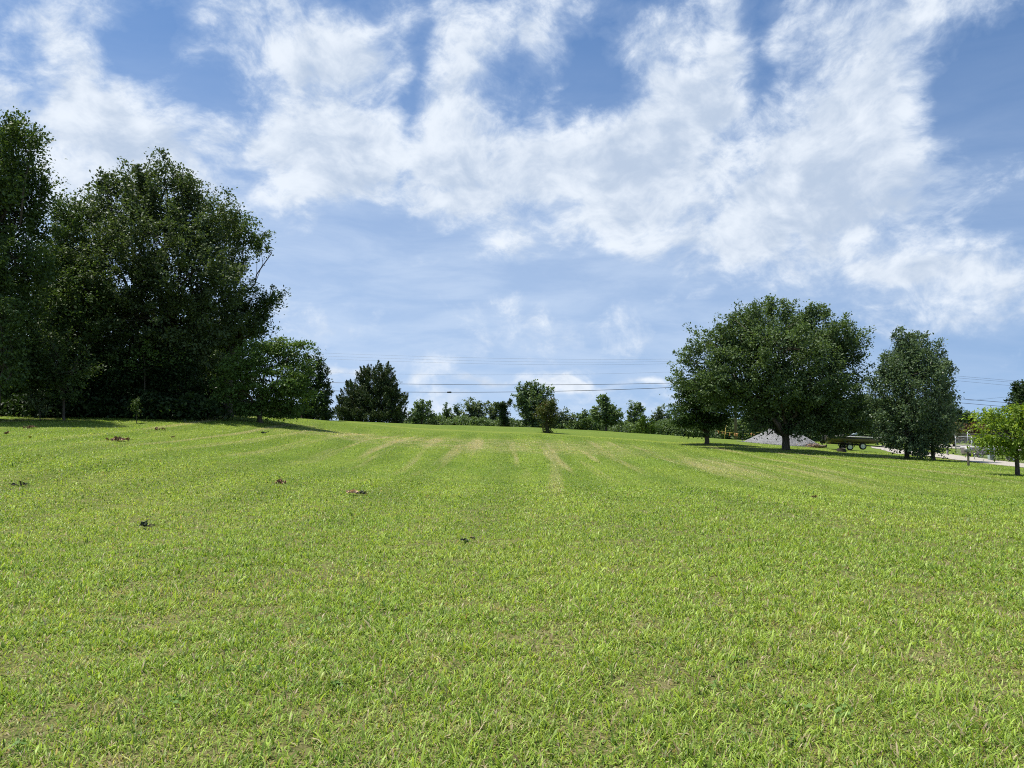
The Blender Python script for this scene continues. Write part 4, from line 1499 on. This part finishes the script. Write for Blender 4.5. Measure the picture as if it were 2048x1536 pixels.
def utility_pole():
    x, y, z = POLE
    root = empty('utility_pole', POLE, 'brown wooden utility pole seen between the small dark tree and the big maple', 'utility pole')
    mb = MB()
    mb.tube([(0, 0, -.3), (0, 0, 6), (0, 0, 11.6)], [.21, .18, .14], 14)
    mb.build('shaft', M_POLE, root, smooth=True)
    mb = MB()
    mb.box((0, -.20, 10.9), (.10, .10, 2.3), Vector((1, .35, 0)).to_track_quat('Z', 'Y').to_matrix())
    mb.build('crossarm', M_POLE, root)
    for s in (-1, 0, 1):
        mb = MB()
        mb.lathe([(.03, 0), (.07, .04), (.04, .09), (.07, .13), (.03, .2)], (s * 1.0, -.20 + s * .35, 10.96), (0, 0, 1), 10)
        mb.build('insulator', M_GREY, root)
    mb = MB()
    mb.tube([(-.1, -.1, 9.4), (-1.75, -.5, 0)], .010, 5)
    mb.build('guy_wire', M_WIREGREY, root)
    mb = MB()
    d = Vector((-1.75 + .1, -.4, -9.4)).normalized()
    e = Vector((-1.75, -.5, 0))
    mb.tube([e - d * .0, e - d * 2.3], .05, 8)
    mb.build('guy_guard', M_YEL, root, smooth=True)


utility_pole()


def wire(name, label, pts, rad, mat, extra=None, group='overhead wires'):
    """pts: (px, py, depth); the curve runs smoothly through them"""
    P = np.array([at(*p) for p in pts])
    t = np.linspace(0, 1, len(P))
    deg = min(3, len(P) - 1)
    u = np.linspace(0, 1, 40)
    tt = (P[:, 0] - P[0, 0]) / (P[-1, 0] - P[0, 0])
    Q = np.stack([np.polyval(np.polyfit(tt, P[:, k], deg), u) for k in range(3)], 1)
    mb = MB()
    mb.tube(Q, rad, 5)
    o = mb.build(name, mat)
    tag(o, label, 'wire', group)
    if extra is not None:
        c = np.array(at(*extra))
        i = int(np.argmin(np.abs(Q[:, 0] - c[0])))
        c = Q[i]
        d = (Q[i + 1] - Q[i - 1])
        d /= np.linalg.norm(d)
        m2 = MB()
        m2.tube([c - d * .34, c - d * .22, c + d * .22, c + d * .34], [.03, .11, .11, .03], 8)
        m2.build('splice_case', M_WIRE, o)
    return o


D = 104
wire('cable', 'lowest black cable with a dark splice lump, above the crest hedge', [(540, 778, D), (645, 781, D), (776, 783.5, D), (889, 785, D), (1000, 783.5, D), (1175, 781, D), (1343, 775, D), (1472, 768, D)], .034, M_WIRE, (889, 785, D))
wire('cable', 'second lowest cable, running just above the one with the splice lump', [(540, 762, D), (649, 765, D), (807, 768, D), (1000, 769.5, D), (1175, 768.8, D), (1343, 766.5, D), (1472, 762, D)], .028, M_WIRE)
wire('cable', 'faint thin wire crossing in front of the broad cedar near its top', [(540, 742, D), (612, 744.5, D), (787, 748, D), (1078, 749, D), (1351, 744, D), (1472, 738, D)], .009, M_WIREGREY)
for dz, lab in ((0, 'lowest of the three thin wires high above the crest'), (-5.5, 'middle one of the three thin wires high above the crest'), (-11.5, 'highest of the three thin wires high above the crest')):
    wire('cable', lab, [(540, 713 + dz, D), (600, 716 + dz, D), (785, 723 + dz, D), (1000, 727.4 + dz, D), (1347, 727.8 + dz * .8, D), (1472, 722 + dz * .6, D)], .009, M_WIREGREY)
RW = 'wires on the right of the maple'
for pts, rad, lab in (
        ([(1472, 722, 104), (1700, 735, 100), (1920, 752, 95), (2040, 763, 92), (2200, 775, 88)], .011, 'highest thin wire in the gap right of the two-stemmed tree'),
        ([(1472, 725, 104), (1700, 739, 100), (1920, 756, 95), (2040, 766, 92), (2200, 777, 88)], .011, 'second highest thin wire in the gap right of the two-stemmed tree'),
        ([(1472, 728, 104), (1700, 742, 100), (1920, 761.5, 95), (2025, 772, 92), (2200, 786, 88)], .011, 'third highest thin wire in the gap right of the two-stemmed tree'),
        ([(1472, 768, 104), (1700, 781, 100), (1919, 797, 95), (2013, 805.6, 92), (2200, 820, 88)], .028, 'upper thick cable in the gap, crossing above the yellow-green tree'),
        ([(1472, 774, 104), (1700, 788, 100), (1917, 805, 95), (2003, 813, 92), (2200, 830, 88)], .026, 'lower thick cable in the gap, running into the yellow-green tree'),
        ([(1935, 802, 96), (1957, 799.5, 96), (2026, 792.7, 96), (2120, 783, 96)], .010, 'thin service wire rising to the right towards the far dark tree')):
    wire('cable', lab, pts, rad, M_WIRE, group=RW)

# ribbon line behind the slope
def ribbon_line():
    a, b = on_ground(1432, 96), on_ground(1524, 96)
    root = empty('ribbon_line', a, 'rope with orange ribbons strung behind the small dark tree', 'ribbon line')
    d = Vector(b) - Vector(a)
    mb = MB()
    zs = 1.05
    pts = [Vector((d.x * t, d.y * t, d.z * t + zs - .25 * math.sin(math.pi * t))) for t in np.linspace(0, 1, 12)]
    mb.tube(pts, .02, 5)
    mb.build('rope', M_YEL, root)
    for t in (0, 1):
        mb = MB()
        p_ = d * t
        mb.tube([p_, p_ + Vector((0, 0, zs + .1))], .04, 6)
        mb.build('stake', M_POST, root)
    g = np.random.default_rng(2)
    for px in (1437, 1445, 1452, 1460, 1470, 1474, 1503, 1508):
        t = (px - 1432) / 92
        c = d * t + Vector((0, 0, zs - .25 * math.sin(math.pi * t)))
        mb = MB()
        hh, ww = g.uniform(.25, .45), g.uniform(.12, .22)
        sk = g.uniform(-.1, .1)
        vs, fs = [], []
        for i in range(5):
            s = i / 4
            off = .05 * math.sin(s * 5 + px)
            for e in (-1, 1):
                vs.append((c.x + e * ww / 2 * (1 - .3 * s) + sk * s, c.y + off - .006, c.z - hh * s))
                vs.append((c.x + e * ww / 2 * (1 - .3 * s) + sk * s, c.y + off + .006, c.z - hh * s))
        for i in range(4):
            o = i * 4
            fs += [(o, o + 2, o + 6, o + 4), (o + 1, o + 5, o + 7, o + 3), (o, o + 4, o + 5, o + 1), (o + 2, o + 3, o + 7, o + 6)]
        fs += [(0, 1, 3, 2), (16, 18, 19, 17)]
        mb.add(vs, fs)
        mb.build('ribbon', M_ORANGE, root)


ribbon_line()

# ------------------------------------------------------------------ log, stump, brush and litter on the lawn
def log():
    x, y, z = on_ground(1640, 69.5)
    g = np.random.default_rng(6)
    root = empty('log', (x, y, z), 'fallen grey log lying at the right foot of the gravel heap', 'log')
    mb = MB()
    pts = [(-.62 + 1.25 * t, .12 * math.sin(2 * t), .15 + .02 * math.sin(7 * t)) for t in np.linspace(0, 1, 9)]
    mb.tube(pts, [.15, .15, .145, .15, .14, .142, .135, .13, .125], 12)
    mb.tube([(-.1, .05, .2), (-.16, .1, .42)], [.05, .03], 7)
    mb.build('trunk', bark_mat('log_bark', (.12, .09, .07), (.30, .25, .20)), root, smooth=True)
    P = g.normal(0, 1, (260, 3)) * (.42, .25, .14) + (-.75, -.05, .22)
    P[:, 2] = np.abs(P[:, 2])
    v = leaf_quads(P, g.normal(0, 1, (260, 3)), .10 * g.uniform(.6, 1.3, 260), g)
    link_mesh('dead_leaves', np_mesh('dead_leaves', v, np.arange(1040).reshape(-1, 4)), root, M_LEAFBROWN)


log()
x, y, z = on_ground(1683, 61)
st = empty('stump', (x, y, z), 'squat dark stump in the shade in front of the boat', 'stump')
mb = MB()
g_ = np.random.default_rng(8)
na = 14
prof = [(.36, -.05), (.33, .08), (.29, .2), (.28, .27)]
vs = []
for r_, h_ in prof:
    for k in range(na):
        a = 6.283 * k / na
        rr = r_ * (1 + .10 * math.sin(3 * a + 1) + .05 * math.sin(7 * a))
        vs.append((rr * math.cos(a) * 1.1, rr * math.sin(a), h_ + (.02 * math.sin(2 * a) if h_ > .2 else 0)))
fs = [(i * na + k, i * na + (k + 1) % na, (i + 1) * na + (k + 1) % na, (i + 1) * na + k) for i in range(3) for k in range(na)]
mb.add(vs, fs)
mb.build('side', M_STUMP, st, smooth=True)
mb = MB()
mb.add(vs[-na:], [tuple(range(na))])
mb.build('cut_top', simple('cut_wood', (.10, .08, .06), .9, scale=12), st)


def litter(name, label, cat, px, py, size, leaves, twigs, mat, seed, leaf_len=.09, hgt=.6):
    x, y = gp(px, py)
    z = H(x, y)
    g = np.random.default_rng(seed)
    root = empty(name, (x, y, z), label, cat, 'leaf litter and twigs on the lawn')
    if leaves:
        # curled dry leaves: four-cell cupped blades
        V, F = [], []
        for _ in range(leaves):
            c = g.normal(0, 1, 3) * (size * .45, size * .3, 0)
            c[2] = .045 + abs(g.normal(0, 1)) * size * hgt * .25
            d = g.normal(0, 1, 3)
            d[2] *= .5
            d /= np.linalg.norm(d)
            nn = g.normal(0, .6, 3) + (0, 0, 1)
            s = np.cross(d, nn)
            s /= np.linalg.norm(s)
            h = np.cross(s, d)
            L_ = leaf_len * g.uniform(.7, 1.35)
            o = len(V)
            for t, wv in ((-.5, .05), (-.2, .42), (.15, .5), (.5, .06)):
                for e in (-1, 0, 1):
                    cup = (abs(e) * .25 + .3 * t * t) * L_
                    V.append(c + d * L_ * t + s * e * L_ * wv * .75 + h * cup)
            for i in range(3):
                for e in range(2):
                    a = o + i * 3 + e
                    F.append((a, a + 1, a + 4, a + 3))
        me = np_mesh('leaves', np.array(V), np.array(F), True)
        link_mesh('leaves', me, root, mat)
    if twigs:
        mb = MB()
        for _ in range(twigs):
            a = g.uniform(0, 6.28)
            L_ = size * g.uniform(.5, 1.3)
            c = Vector((g.normal() * size * .25, g.normal() * size * .15, .04))
            e = c + Vector((math.cos(a) * L_, math.sin(a) * L_ * .7, abs(g.normal()) * size * .35 * hgt))
            m_ = (c + e) / 2 + Vector((g.normal(), g.normal(), abs(g.normal()))) * L_ * .12
            mb.tube([c, m_, e], [.009, .007, .003], 5)
            if twigs <= 3:
                mb.build('twig', M_TWIG, root)
                mb = MB()
        if twigs > 3:
            mb.build('twigs', M_TWIG, root)
    return root


litter('leaf_clump', 'pair of curled tan dry leaves lying on the lawn, left of a dark sprig', 'dry leaves', 700, 991, .15, 6, 0, M_LEAFTAN, 1, .13)
litter('fallen_sprig', 'dark wilted leafy sprig right of the curled tan leaves', 'fallen sprig', 723, 991, .15, 9, 5, M_LEAFDARK, 2, .09)
litter('leaf_clump', 'reddish brown clump of dry leaves left of the curled tan leaves', 'dry leaves', 558, 970, .18, 11, 2, M_LEAFBROWN, 3, .11)
litter('fallen_branch', 'long dark fallen branch with brown leaves, in front of the wood', 'fallen branch', 236, 883, .55, 26, 9, M_LEAFBROWN, 4, .15, .25)
litter('fallen_sprig', 'grey dark sprig alone in the left middle of the lawn', 'fallen sprig', 293, 1058, .13, 9, 5, M_LEAFDARK, 5, .08)
litter('fallen_sprig', 'thin dark twigs near the left frame edge', 'fallen sprig', 38, 976, .22, 5, 7, M_LEAFDARK, 6, .09)
litter('fallen_sprig', 'nearest dark sprig in the middle of the lawn, left one of two', 'fallen sprig', 929, 1089, .07, 5, 5, M_LEAFDARK, 7, .06)
litter('fallen_sprig', 'tiny dark sprig right beside the nearest one', 'fallen sprig', 948, 1086, .05, 3, 3, M_LEAFDARK, 8, .05)
litter('leaf_clump', 'scatter of brown leaves in front of the pale little sapling', 'dry leaves', 318, 861, .30, 10, 2, M_LEAFBROWN, 9, .13, .4)
litter('leaf_clump', 'brown leaf scatter near the left edge of the wood', 'dry leaves', 66, 857, .35, 12, 3, M_LEAFBROWN, 10, .13, .4)
litter('fallen_leaf', 'yellow fallen leaf in the grass before the tallest tree', 'leaf', 60, 877, .04, 2, 0, simple('yellow_leaf', (.62, .55, .10), .6), 11, .16)
litter('fallen_leaf', 'pale fallen leaf right of the long dark branch', 'leaf', 346, 877, .04, 2, 0, M_LEAFTAN, 12, .15)
litter('fallen_sprig', 'small dark sprig in the grass below the dogwood', 'fallen sprig', 528, 868, .22, 7, 5, M_LEAFDARK, 13, .12)
litter('fallen_leaf', 'dark curled leaf at the left frame edge below the wood', 'leaf', 14, 870, .14, 5, 2, M_LEAFBROWN, 14, .14)
litter('leaf_clump', 'low brown scrap of leaves in the grass near the right of the lawn', 'dry leaves', 1630, 999, .12, 5, 2, M_LEAFBROWN, 15, .08)
bp = litter('brush_pile', 'heap of dead brown branches at the edge of the wood', 'brush pile', 42, 829, 1.0, 160, 40, M_LEAFBROWN, 16, .20, 1.5)
# ------------------------------------------------------------------ drive, road, grass
far_edge = [gp(*p) for p in ((1738, 893), (1764, 891.5), (1790, 898.5), (1850, 904), (1900, 909), (1950, 915), (1990, 921), (2048, 928))]
near_edge = [gp(*p) for p in ((1738, 896), (1764, 899), (1790, 908), (1850, 912.5), (1900, 918), (1950, 925), (1990, 930), (2048, 936))]
far_edge.append((far_edge[-1][0] + 14, far_edge[-1][1] - 8))
near_edge.append((near_edge[-1][0] + 14, near_edge[-1][1] - 8))
strip('gravel_drive', near_edge, far_edge, 0.03, 'pale gravel drive curving away to the right', M_GRAVEL)
BARE = [near_edge + far_edge[::-1]]
r_far = [gp(*p) for p in ((1840, 887.5), (1900, 889.5), (1973, 890.5), (2048, 892))]
r_near = [gp(*p) for p in ((1840, 893.5), (1900, 897), (1973, 899), (2048, 902))]
strip('gravel_road', r_near, r_far, 0.03, 'pale road behind the fence', M_GRAVEL)
make_grass()
make_weeds()
